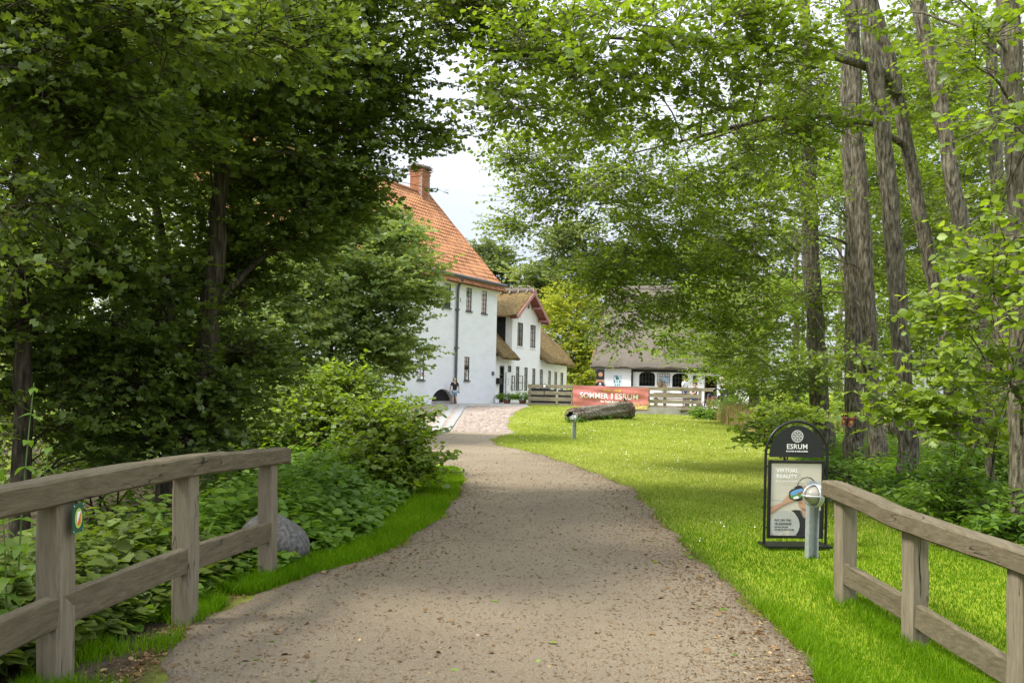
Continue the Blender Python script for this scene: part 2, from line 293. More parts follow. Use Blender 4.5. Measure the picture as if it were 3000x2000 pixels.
def ground():
    gx = np.unique(np.concatenate([np.linspace(-400,-40,10), np.linspace(-40,-8,33), np.linspace(-8,8,97), np.linspace(8,40,33), np.linspace(40,400,10)]))
    gy = np.unique(np.concatenate([np.linspace(-40,2,12), np.linspace(2,16,85), np.linspace(16,60,89), np.linspace(60,120,16), np.linspace(120,900,10)]))
    X, Y = np.meshgrid(gx, gy); Z = hgt(X, Y)
    V = np.stack([X, Y, Z], -1).reshape(-1, 3); a, b = X.shape
    i = (np.arange(a-1)[:, None]*b+np.arange(b-1)).ravel(); T = np.stack([i, i+1, i+b+1, i+b], 1)
    o = tri_mesh('lawn', V, T, 'lawn', kind='structure')
    soil = np.clip((xv(Y)-X)/.35+.3, 0, 1)*(Y < 22)+np.clip((X-xs(Y))/.4+.3, 0, 1)*(Y < 40)*(Y > 3)
    soil = np.maximum(soil, 1.*np.clip((xl(Y)+.1-X)/.2, 0, 1)*np.clip((6.6-Y)/.6, 0, 1)*(Y > 2))
    soil = np.maximum(soil, .8*np.exp(-((X-xr(Y)-.02)/.13)**2)*(Y < Y0)); soil = np.maximum(soil, .7*np.exp(-((X-xl(Y)+.02)/.13)**2)*(Y < 17))
    at_ = o.data.attributes.new('soil', 'FLOAT', 'POINT'); at_.data.foreach_set('value', np.clip(soil, 0, 1).ravel().astype(np.float32))
    o.data.polygons.foreach_set('use_smooth', [True]*len(T))
def sheet(name, y0, y1, fl, fr, mat, dz, n=40, ny=200, kind='structure', wv=1, soilf=None, parent=None):
    ys = y0*(y1/y0)**np.linspace(0, 1, ny); V = []; S = []
    for y in ys:
        a, b = float(fl(y))+wv*wav(y, 1), float(fr(y))+wv*wav(y, 4)
        for j in range(n):
            t = 0 if j == 0 else 1 if j == n-1 else .003+.994*(j-1)/(n-3); x = a+(b-a)*t
            V.append((x, y, float(hgt(x, y))+(dz if 0 < j < n-1 else -.01)))
            S.append(soilf(min(x-a, b-x), y) if soilf else 0)
    i = (np.arange(ny-1)[:, None]*n+np.arange(n-1)).ravel(); T = np.stack([i, i+1, i+n+1, i+n], 1)
    o = tri_mesh(name, V, T, mat, parent, kind=kind)
    a_ = o.data.attributes.new('soil', 'FLOAT', 'POINT'); a_.data.foreach_set('value', np.array(S, np.float32)); return o
Y0 = gnd(1400,1268)[1]
ground()
sheet('gravel_path', 1.2, Y0+.3, xl, xr, 'gravel', .008, soilf=lambda e, y: max(0, .75-e/.55)*min(1, max(0, (16-y)/6)))
# forecourt: cobbles rising to the abbey
fcl = edge([(980,1272),(1060,1235),(1150,1205),(1250,1190)]); fcr = edge([(1495,1270),(1480,1235),(1500,1210),(1545,1192)])
Y1 = gnd(1400,1190)[1]
sheet('cobbled_forecourt', Y0, Y1, fcl, fcr, 'mortar', .006, n=30, ny=60, wv=0)
def cobbles():
    V = []; T = []; tint = []
    s1 = [gnd(1257,1267), gnd(1311,1268), gnd(1369,1189), gnd(1320,1188)]
    y = Y0+.05; row = 0
    while y < Y1-.05:
        a, b = float(fcl(y)), float(fcr(y)); h = rng.uniform(.13, .20); x = a+rng.uniform(0, .2)
        tt = (y-s1[0].y)/(s1[3].y-s1[0].y); ex0 = s1[0].x+(s1[3].x-s1[0].x)*tt; ex1 = s1[1].x+(s1[2].x-s1[1].x)*tt
        while x < b-.1:
            wd = rng.uniform(.14, .34)
            if not (x+wd > ex0-.02 and x < ex1+.02):
                j = rng.uniform(-.02, .02, 8); z = float(hgt(x, y)); k = rng.uniform(.022, .05); i0 = len(V); e = .014
                V += [(x+e, y+e+j[0], z), (x+wd-e, y+e+j[1], z), (x+wd-e, y+h-e+j[2], z+.004), (x+e, y+h-e+j[3], z+.004)]
                V += [(x+.045+j[4], y+.035+j[0], z+k), (x+wd-.045+j[5], y+.035+j[1], z+k+j[4]*.3), (x+wd-.045+j[6], y+h-.035+j[2], z+k), (x+.045+j[7], y+h-.035+j[3], z+k+j[5]*.3)]
                T += [[i0+q for q in f] for f in ((4,5,6,7),(0,1,5,4),(1,2,6,5),(2,3,7,6),(3,0,4,7))]; tint += [rng.random()]*8
            x += wd
        y += h
    par = bpy.data.objects['cobbled_forecourt']
    tri_mesh('cobblestones', V, T, 'cobble', par, tint=tint, kind='stuff')
    for (pa, pb, pc, pd) in (((1257,1267),(1280,1267),(1339,1188),(1320,1188)), ((1287,1268),(1311,1268),(1369,1189),(1351,1189))):
        A, B, Cc, D = gnd(*pa), gnd(*pb), gnd(*pc), gnd(*pd); n = 9
        for i in range(n):
            t0, t1 = (i+.006)/n, (i+.994)/n
            q = [A.lerp(D, t0), B.lerp(Cc, t0), B.lerp(Cc, t1), A.lerp(D, t1)]
            for p in q: p.z = float(hgt(p.x, p.y))+.006
            MB().prism(q, (0,0,.036)).build('granite_slab', 'granite', par)
    mid = [gnd(1280,1267), gnd(1287,1267.5), gnd(1351,1188.5), gnd(1339,1188)]
    MB().grid([[Vector((p.x, p.y, float(hgt(p.x, p.y))+.03)) for p in (mid[0].lerp(mid[3], t/8), mid[1].lerp(mid[2], t/8))] for t in range(9)]).build('paved_joint', 'cobble', par)
cobbles()
sheet('stone_walkway', Y1, 53, lambda y: -9, lambda y: .85, 'concrete', .012, n=12, ny=20, wv=0)
# ---------------------------------------------------------------- wall frames
class Fr:
    def __init__(s, P, u, flip=False):
        s.P = Vector((P[0], P[1], 0)); s.u = Vector((u[0], u[1], 0)).normalized(); s.n = Vector((s.u.y, -s.u.x, 0))
        if s.n.y > 0: s.n = -s.n
    def pt(s, a, z, o=0): p = s.P+s.u*a+s.n*o; p.z = z; return p
    def px(s, px, py, o=0):
        X, Z = ray(px, py); P = s.P+s.n*o; den = X*s.n.x+s.n.y; d = (P.x*s.n.x+P.y*s.n.y)/den
        q = Vector((X*d, d, 0)); return (q-P).dot(s.u), CZ+Z*d
    def box(s, mb, a0, a1, z0, z1, o0, o1):
        return mb.hexa([s.pt(a0,z0,o0), s.pt(a1,z0,o0), s.pt(a1,z0,o1), s.pt(a0,z0,o1), s.pt(a0,z1,o0), s.pt(a1,z1,o0), s.pt(a1,z1,o1), s.pt(a0,z1,o1)])
    def wall(s, a0, a1, z0, z1, holes, th=.3, mb=None):
        mb = mb or MB(); A = sorted({a0, a1, *[h[0] for h in holes], *[h[1] for h in holes]}); Z = sorted({z0, z1, *[h[2] for h in holes], *[h[3] for h in holes]})
        for i in range(len(A)-1):
            for j in range(len(Z)-1):
                ca, cz = (A[i]+A[i+1])/2, (Z[j]+Z[j+1])/2
                if any(h[0] < ca < h[1] and h[2] < cz < h[3] for h in holes): continue
                mb.poly([s.pt(A[i],Z[j]), s.pt(A[i+1],Z[j]), s.pt(A[i+1],Z[j+1]), s.pt(A[i],Z[j+1])])
        for h in holes:
            for (p, q) in (((h[0],h[2]),(h[1],h[2])),((h[1],h[2]),(h[1],h[3])),((h[1],h[3]),(h[0],h[3])),((h[0],h[3]),(h[0],h[2]))):
                mb.poly([s.pt(*p), s.pt(*q), s.pt(*q,-th), s.pt(*p,-th)])
        return mb
    def rect(s, x0, x1, y0, y1, o=0):       # a pixel rectangle on this wall: its mean extents
        a = [s.px((x0+x1)/2, y0, o)[1], s.px((x0+x1)/2, y1, o)[1]]; ym = (y0+y1)/2
        b = sorted([s.px(x0, ym, o)[0], s.px(x1, ym, o)[0]]); return b[0], b[1], min(a), max(a)
def window(fr, par, h, cols, rows, back=.10, sill=True, bar=.028, frm=.06, curtain=.75, name='window', rnd=random.Random(3), sillmat='grey_metal'):
    a0, a1, z0, z1 = h
    f = MB()
    for (p, q, r_, t_) in ((a0,a0+frm,z0,z1),(a1-frm,a1,z0,z1),(a0+frm,a1-frm,z0,z0+frm),(a0+frm,a1-frm,z1-frm,z1)): fr.box(f, p, q, r_, t_, -back-.03, -back)
    o = f.build(name, 'frame_dark', par)
    b = MB()
    for i in range(1, cols): c = a0+(a1-a0)*i/cols; fr.box(b, c-bar*.7, c+bar*.7, z0+frm, z1-frm, -back-.022, -back-.006)
    for j in range(1, rows): c = z0+(z1-z0)*j/rows; fr.box(b, a0+frm, a1-frm, c-bar/2, c+bar/2, -back-.020, -back-.008)
    b.build('glazing_bars', 'frame_dark', o)
    for i in range(cols):
        m = MB(); p, q = a0+(a1-a0)*i/cols, a0+(a1-a0)*(i+1)/cols
        m.poly([fr.pt(p+.01,z0+.02,-back-.014), fr.pt(q-.01,z0+.02,-back-.014), fr.pt(q-.01,z1-.02,-back-.014), fr.pt(p+.01,z1-.02,-back-.014)]); m.build('pane', 'pane_glass', o)
    if curtain:
        m = MB(); zt = z1-(z1-z0)*(1-curtain)*rnd.random()
        n = 10
        for i in range(n):
            p, q = a0+(a1-a0)*i/n, a0+(a1-a0)*(i+1)/n; k = .01*(i % 2)
            m.poly([fr.pt(p,z0,-back-.034-k), fr.pt(q,z0,-back-.05+k), fr.pt(q,zt,-back-.05+k), fr.pt(p,zt,-back-.034-k)])
        m.build('curtain', 'curtain', o)
    m = MB(); fr.box(m, a0-.02, a1+.02, z0-.02, z1+.02, -back-.6, -back-.45); m.build('room_behind', 'dark_room', o)
    if sill: m = MB(); fr.box(m, a0-.05, a1+.05, z0-.07, z0-.002, -back-.02, .06); m.build('sill', sillmat, o)
    return o
# ---------------------------------------------------------------- the abbey
def abbey():
    c0 = at(1450,1180,50); A = Fr(c0, (-.46,-.89)); A.n = Vector((.89,-.46,0))
    zb = c0.z-.25; Lw = 20; ze = A.px(1450,836)[1]
    root = thing('abbey', (c0.x, c0.y, zb), 'tall whitewashed abbey with steep orange tiled roof and brick chimney', 'building')
    wins = [A.rect(1301,1321,828,901), A.rect(1366,1382,842,911), A.rect(1411,1426,851,918), A.rect(1223,1243,1036,1112), A.rect(1360,1375,1045,1114)]
    d = wins[0][0]-wins[1][0]
    for k in (1,2,3,4): wins.append((wins[0][0]+k*2.3, wins[0][1]+k*2.3, wins[0][2], wins[0][3])); wins.append((wins[3][0]+k*2.3, wins[3][1]+k*2.3, wins[3][2], wins[3][3]))
    ar = A.rect(1264,1329,1139,1180); ah = (ar[0], ar[1], zb, ar[3])
    A.wall(-.001, Lw, zb, ze, wins+[ah], .32).build('wall', 'whitewash', root)
    back = A.n*-9.3
    m = MB(); g = lambda s_, z: A.pt(s_, z)
    for s_ in (0, Lw):
        p = [A.pt(s_, zb), A.pt(s_, zb)+back, A.pt(s_, ze)+back, A.pt(s_, ze+5.15)+back/2, A.pt(s_, ze)]; m.poly(p)
    m.poly([A.pt(0,zb)+back, A.pt(Lw,zb)+back, A.pt(Lw,ze)+back, A.pt(0,ze)+back]); m.build('end_wall', 'whitewash', root)
    for h in wins: window(A, root, h, 2, 5, back=.02, frm=.045, bar=.022, sill=True, curtain=.95)
    # cellar arch: spandrels, boards
    a0, a1, z0, z1 = ah; cx = (a0+a1)/2; arc = [(cx-(a1-a0)/2*math.cos(t), z0+.25+(z1-z0-.25)*math.sin(t)) for t in np.linspace(0, math.pi, 21)]
    m = MB()
    for i in range(20):
        p, q = arc[i], arc[i+1]; m.poly([A.pt(*p), A.pt(*q), A.pt(q[0],z1), A.pt(p[0],z1)]); m.poly([A.pt(*p), A.pt(*q), A.pt(*q,-.3), A.pt(*p,-.3)])
    m.build('arch_surround', 'whitewash', root)
    hatch = MB()
    A.box(hatch, a0, a1, z0, z0+.38, -.28, -.10); ob = hatch.build('cellar_hatch_kerb', 'concrete', root)
    nb = 7
    for i in range(nb):
        zz0, zz1 = z0+.38+(z1-z0-.38)*i/nb+.008, z0+.38+(z1-z0-.38)*(i+1)/nb-.008
        k = min(1, max(0, (zz1-z0-.25)/(z1-z0-.25))); hw = (a1-a0)/2*math.sqrt(max(.02, 1-k*k*.9))
        b = MB(); A.box(b, cx-hw, cx+hw, zz0, zz1, -.26, -.20); b.build('hatch_board', 'black_boards', root)
    b = MB(); A.box(b, a0, a1, z0, z1, -.34, -.30); b.build('hatch_backing', 'dark_room', root)
    m = MB(); A.box(m, -.05, Lw, ze-.42, ze-.30, .002, .07); A.box(m, -.08, Lw, ze-.16, ze-.003, .002, .16); A.box(m, -.10, Lw, ze-.003, ze+.09, -.1, .24); m.build('cornice', 'whitewash_clean', root)
    # pantiles
    ov, rise, half = .38, 5.15, 4.65; sl_ = math.hypot(half+ov, rise*(half+ov)/half); cols, rows, per = int((Lw+.25)/.215), 24, 6
    up = (-A.n*(half+ov)+Vector((0,0,rise*(half+ov)/half))).normalized(); nr = A.u.cross(up); nr = nr if nr.z > 0 else -nr
    base = A.pt(-.22, ze+.10-rise*ov/half, ov); V = []; T = []; tint = []
    trn = rng.random((rows, cols))
    ncol = cols*per+1; prof = [.034*math.sin(2*math.pi*k/per)+(.012 if k == 1 else 0) for k in range(per)]
    for r_ in range(rows):
        sag = lambda s_: -.06*math.sin(s_*.5)-.04*math.sin(s_*1.3+r_)
        for e in (0, 1):
            hh = sl_*(r_+e*1.06)/rows
            for k in range(ncol):
                s_ = k*.215/per; c = base+A.u*s_+up*hh+nr*(prof[k % per]+(.045 if e == 0 else 0)+sag(s_)*.35)
                V.append(c); tint.append(trn[r_, min(cols-1, k//per)]*.5)
        o = r_*2*ncol
        T += [[o+k, o+k+1, o+ncol+k+1, o+ncol+k] for k in range(ncol-1)]
    tl = tri_mesh('roof_tiles', V, T, 'pantile', root, tint=tint, kind='stuff')
    m = MB(); P = [base-nr*.06, base+up*sl_-nr*.06, base+up*sl_-A.n*(half+ov)-Vector((0,0,rise*(half+ov)/half))]
    w_ = A.u*(Lw+.25); P2 = [P[1], P[1]-A.n*(half+ov)-Vector((0,0,rise*(half+ov)/half))]
    m.poly([P[0], P[0]+w_, P[1]+w_, P[1]]); m.poly([P2[0]+nr*.04, P2[0]+w_+nr*.04, P2[1]+w_, P2[1]]); m.build('roof_underlay', 'pantile', root)
    m = MB()
    for k in range(56): q = base+up*sl_+A.u*(k*.36); m.tube([q, q+A.u*.38], [.13,.115], 7)
    m.build('ridge_tiles', 'pantile', root, kind='stuff')
    m = MB(); q = base-A.u*.02+nr*.03; m.tube([q+up*(sl_*i/12)+nr*.01*math.sin(i*2.1) for i in range(13)], .075, 6); m.build('verge_tiles', 'brick', root)
    m = MB(); gz = A.pt(-.25, ze+.0, ov+.05); m.tube([gz+Vector((0,0,.0)), gz+A.u*(Lw)], .085, 8); m.build('gutter', 'grey_metal', root)
    p0, p1, p2 = A.px(1357,816,ov), A.px(1344,836,.12), A.px(1336,1178,.1)
    m = MB(); m.tube([A.pt(p0[0],ze-.05,ov), A.pt(p0[0]+.02,ze-.2,ov-.03), A.pt(p1[0],p1[1],.13), A.pt(p1[0]+.02,p1[1]-.3,.1), A.pt(p1[0]+.05,zb+.2,.1)], .065, 8); dp = m.build('downpipe', 'grey_metal', root)
    for f_ in (.18,.5,.82): A.box(MB(), p1[0]-.06, p1[0]+.12, zb+f_*6, zb+f_*6+.07, .003, .19).build('pipe_bracket', 'grey_metal', dp)
    m = MB(); r_ = A.rect(1440,1447,1088,1099); A.box(m, *r_, .003, .03); sg = m.build('wall_plate', 'grey_metal', root, label='small grey metal plate on the white wall corner')
    # chimney
    rb = A.pt(.75, ze+5.0)-A.n*4.65; m = MB(); mm = Matrix.Rotation(math.atan2(A.u.y, A.u.x), 3, 'Z')
    ch = MB().box(rb+Vector((0,0,.18)), (.80,.80,2.4), mm).build('chimney', 'mortar', root)
    for k in range(22):
        z = rb.z-.95+k*.105; e = .03 if k > 19 else 0
        for side in range(4):
            rt = mm @ Matrix.Rotation(side*math.pi/2, 3, 'Z'); off = .5 if k % 2 else 0
            for j in range(4):
                x = -.43+.115+(j-off+.25)*.235; wd = .222
                if x-wd/2 < -.43-e: wd -= .08; x += .04
                if x+wd/2 > .44+e: continue
                m.box(Vector((rb.x, rb.y, z))+rt @ Vector((x, -.39-e, 0)), (wd, .04, .092), rt)
    m.build('chimney_bricks', 'brick', ch, kind='stuff')
    MB().box(rb+Vector((0,0,1.41)), (.92,.92,.07), mm).build('chimney_cap', 'brick', ch)
    rn = random.Random(5); m = MB(); c = rb+Vector((0,0,1.47))
    for k in range(230):
        a = rn.uniform(0, 6.283); r_ = rn.uniform(.25, .60); p = c+Vector((math.cos(a)*r_, math.sin(a)*r_, rn.uniform(0,.26)))
        t = Vector((-math.sin(a)+rn.uniform(-.5,.5), math.cos(a)+rn.uniform(-.5,.5), rn.uniform(-.18,.18)))*rn.uniform(.18,.42); m.tube([p-t, p+t*.3+Vector((0,0,.02)), p+t], [.012,.014,.006], 4)
    m.ell(c+Vector((0,0,.1)), (.48,.48,.12)); m.build('bird_nest', 'nest', None, label='twig stork nest on top of the brick chimney', cat='nest')
    return A, zb
AB, AZB = abbey()
# ---------------------------------------------------------------- thatch slab: eave line, upslope vector, thickness
def thatch(name, e0, e1, up, th, mat, par, na=26, nb=14, amp=.05, seed=1, curl=.0, taper=0):
    e0, e1, up = Vector(e0), Vector(e1), Vector(up); nr = (e1-e0).cross(up).normalized(); nr = nr if nr.z > 0 else -nr; rn = random.Random(seed)
    ph = [rn.uniform(0, 6) for _ in range(6)]
    def P(i, j, top):
        a, b = i/na, j/nb; p = e0.lerp(e1, a)+up*b
        if taper: p += (e0.lerp(e1, .5)-e0.lerp(e1, a))*taper*b
        k = amp*(math.sin(a*9+ph[0]+b*5)*.5+math.sin(a*23+ph[1])*math.sin(b*11+ph[2])*.5)+rn.uniform(-.3,.3)*amp
        ed = min(a, 1-a)*na; rd = .6 if ed < 1 else 1
        if j == 0: rd = .75
        return p+nr*((th*rd+k) if top else -0.0)+Vector((0,0,curl*(1-b)**3 if top else curl*(1-b)**3))
    top = [[P(i, j, 1) for j in range(nb+1)] for i in range(na+1)]; bot = [[P(i, j, 0) for j in range(nb+1)] for i in range(na+1)]
    m = MB(); m.grid(top); m.grid([[bot[i][0], bot[i][nb]] for i in (0, na)], False)
    m.grid([[bot[i][0], top[i][0]] for i in range(na+1)], False)
    m.grid([bot[0], top[0]], False); m.grid([bot[na], top[na]], False); m.grid([[bot[i][nb], top[i][nb]] for i in range(na+1)], False)
    return m.build(name, mat, par)
# ---------------------------------------------------------------- the mill house with the gabled thatched wing
def mill():
    c0 = at(1450,1180,51.0); M = Fr(c0, (.40,.917)); M.n = Vector((.917,-.40,0)); zb = c0.z-.2; L = M.px(1659,1150)[0]
    root = thing('mill_house', (c0.x, c0.y, zb), 'white mill house with mossy thatch and red edged gable wing', 'building')
    g0, g1 = M.px(1500,1000)[0], M.px(1583,1000)[0]; ze = 3.05; gm = (g0+g1)/2; fo = .55
    zt_ = M.px(1563,843,fo)[1]; e_l, e_r = M.px(1515,927,fo), M.px(1608,945,fo); hw = (e_r[0]-e_l[0])/2; gm = (e_l[0]+e_r[0])/2; zr = zt_-.38; rise = zr-(e_l[1]+e_r[1])/2+.02
    zg = zr-rise*((g1-g0)/2)/hw-.02; za = zr-.02
    low = [M.rect(x0,x1,y0,y1) for x0,x1,y0,y1 in ((1488,1498,1071,1090),(1511,1521,1073,1143),(1535.5,1545.5,1076,1144),(1559,1568,1079,1146),(1581,1590,1082,1148),(1605.5,1613.5,1086,1150),(1623.5,1631.5,1089,1151),(1641.5,1649.5,1091,1152))]
    up_ = [M.rect(1516,1532,945,1014), M.rect(1553.5,1569,952,1019)]; door = M.rect(1463,1477,1071,1181); door = (door[0], door[1], zb, door[3])
    zt = max(h[3] for h in low); zl = [h for h in low]
    m = M.wall(-.1, L, zb, ze, low+[door], .22); m.build('wall', 'whitewash_clean', root)
    m = M.wall(g0, g1, ze, zg, up_, .22); m.poly([M.pt(g0,zg), M.pt(g1,zg), M.pt(gm,za)]); m.build('gable_wall', 'whitewash_clean', root)
    MB().poly([M.pt(L,zb), M.pt(L,zb,-6.6), M.pt(L,ze,-6.6), M.pt(L,ze+3.4,-3.3), M.pt(L,ze)]).build('end_wall', 'whitewash_clean', root)
    m = MB(); m.poly([M.pt(-.1,zb,-6.6), M.pt(L,zb,-6.6), M.pt(L,ze,-6.6), M.pt(-.1,ze,-6.6)]); m.build('back_wall', 'whitewash_clean', root)
    # wing side walls: a white strip, then black boards
    for a in (g0, g1): MB().poly([M.pt(a,ze-.1), M.pt(a,ze-.1,-.42), M.pt(a,zg+.1,-.42), M.pt(a,zg+.1)]).build('wing_side_wall', 'whitewash_clean', root)
    for a, sg in ((g0, -1), (g1, 1)):
        nb = 14
        for i in range(nb):
            z0, z1 = ze-.1+(zg+.3-ze)*i/nb, ze-.1+(zg+.3-ze)*(i+1)/nb-.012
            p = [M.pt(a, z0, -.42)+M.u*(sg*.03), M.pt(a, z0, -4.5)+M.u*(sg*.03), M.pt(a, z1, -4.5)+M.u*(sg*.005), M.pt(a, z1, -.42)+M.u*(sg*.005)]
            MB().prism(p, M.u*(-sg*.03)).build('cladding_board', 'black_boards', root)
    m = MB(); p = M.pt(g0, zg-.75, -1.5)-M.u*.05; m.beam(p, p+M.n*.45, .42, .02, up=M.u); m.build('vent_hatch', 'grey_metal', root)
    for h in low: window(M, root, h, 2, 3, back=.015, frm=.045, bar=.022, sill=True, sillmat='white_paint')
    for h in up_: window(M, root, h, 2, 3, back=.015, frm=.05, bar=.03, sill=True, sillmat='white_paint')
    # door, open leaf, open sashes, mailbox
    a0, a1, z0, z1 = door
    m = MB(); M.box(m, a0, a0+.08, z0, z1, -.2, -.03); M.box(m, a1-.08, a1, z0, z1, -.2, -.03); M.box(m, a0+.08, a1-.08, z1-.08, z1, -.2, -.03); M.box(m, a0+.08, a1-.08, z1-.55, z1-.48, -.2, -.03); df = m.build('door', 'frame_dark', root)
    m = MB(); M.box(m, a0, a1, z0, z1, -1.2, -1.1); m.build('hall_behind', 'dark_room', df)
    m = MB(); m.poly([M.pt(a0+.08,z1-.48,-.1), M.pt(a1-.08,z1-.48,-.1), M.pt(a1-.08,z1-.08,-.1), M.pt(a0+.08,z1-.08,-.1)]); m.build('fanlight', 'pane_glass', df)
    m = MB(); M.box(m, a1-.34, a1-.1, z0+.2, z1-.56, -.3, -.25); m.build('curtain', 'curtain', df)
    r_ = M.rect(1479.5,1498,1090,1160); m = MB(); M.box(m, r_[0], r_[1], r_[2], r_[3], .05, .10); dl = m.build('door_leaf', 'white_paint', root, label='white panel door leaf folded open against the wall')
    m = MB()
    for (x, y) in ((1489,1112),(1489,1119),(1488,1125),(1497,1131),(1497,1137)): a, z = M.px(x, y, .1); M.box(m, a-.05, a+.05, z-.04, z+.04, .101, .106)
    m.build('printed_marks', 'ink_grey', dl)
    for x0, x1 in ((1500,1507.5),(1518.5,1531)):
        r_ = M.rect(x0,x1,1100,1143, .15); m = MB(); t = .035
        for q in ((r_[0],r_[0]+t,r_[2],r_[3]),(r_[1]-t,r_[1],r_[2],r_[3]),(r_[0]+t,r_[1]-t,r_[2],r_[2]+t),(r_[0]+t,r_[1]-t,r_[3]-t,r_[3]),(r_[0]+t,r_[1]-t,(r_[2]+r_[3])/2,(r_[2]+r_[3])/2+t)): M.box(m, *q, .13, .17)
        m.build('open_sash', 'frame_dark', root)
    r_ = M.rect(1453,1461.5,1107,1124); m = MB(); M.box(m, *r_, .004, .2); m.build('letter_box', 'black_matt', root)
    # thatch
    s47 = Vector(M.n*-3.75)+Vector((0,0,3.75*1.02))
    thatch('roof', M.pt(-.2,ze-.28,.45), M.pt(g0+.02,ze-.30,.45), s47, .21, 'thatch_moss', root, na=40, nb=30, seed=3, amp=.085, curl=.10)
    thatch('roof', M.pt(g1-.02,ze-.34,.45), M.pt(L+.35,ze-.42,.45), s47, .21, 'thatch_moss', root, na=70, nb=30, seed=5, amp=.085, curl=.10)
    thatch('roof', M.pt(L+.35,ze-.42,-7.05), M.pt(-.2,ze-.30,-7.05), Vector(M.n*3.75)+Vector((0,0,3.75*1.02)), .34, 'thatch_moss', root, seed=4)
    for sgn in (-1, 1):
        e = M.u*(sgn*hw)
        thatch('wing_roof', M.pt(gm,zr-rise,fo)+e, M.pt(gm,zr-rise,-5.2)+e, -e+Vector((0,0,rise)), .20, 'thatch_moss', root, na=60, nb=24, seed=6+sgn, amp=.08)
        p0, p1 = M.pt(gm,zr-rise-.04,fo+.04)+e*1.02, M.pt(gm,zr+.02,fo+.04)
        b = MB(); b.beam(p0, p1+(p1-p0).normalized()*.28+Vector((0,0,.06)), .05, .20, up=M.n.cross(p1-p0)); b.build('barge_board', 'red_light', root)
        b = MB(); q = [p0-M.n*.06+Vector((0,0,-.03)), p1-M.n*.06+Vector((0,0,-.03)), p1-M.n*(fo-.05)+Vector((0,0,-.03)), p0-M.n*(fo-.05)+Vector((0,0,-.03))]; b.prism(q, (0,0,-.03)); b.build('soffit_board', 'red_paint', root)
        for t in (.18,.62):
            c = p0.lerp(p1, t)-Vector((0,0,.16)); b = MB(); b.beam(c-M.n*.02, c-M.n*(fo+.02), .12, .14); b.build('purlin_end', 'red_light', root)
    m = MB(); c = M.px(1545,893); q = M.pt(c[0]+.1, c[1], .03)
    m.prism([q+M.u*(.13*math.cos(t))+Vector((0,0,.22*math.sin(t))) for t in np.linspace(0, 6.283, 13)[:-1]], M.n*.02); m.build('gable_vent', 'frame_dark', root)
    # ridge sticks across the wing ridge
    for k in range(8):
        c = M.pt(gm, zr+.30, fo-.35-k*.55)
        for sgn in (-1, 1): MB().beam(c+M.u*(sgn*-.16)+Vector((0,0,.20)), c+M.u*(sgn*.42)+Vector((0,0,-.28)), .10, .06, up=M.n).build('ridge_stick', 'timber_far', root)
    m = MB(); m.tube([M.pt(gm,zr+.22,fo-i*.6) for i in range(11)], .20, 8, wob=.1, rnd=random.Random(2)); m.build('ridge_cap', 'thatch', root)
    return M, zb
MI, MZB = mill()
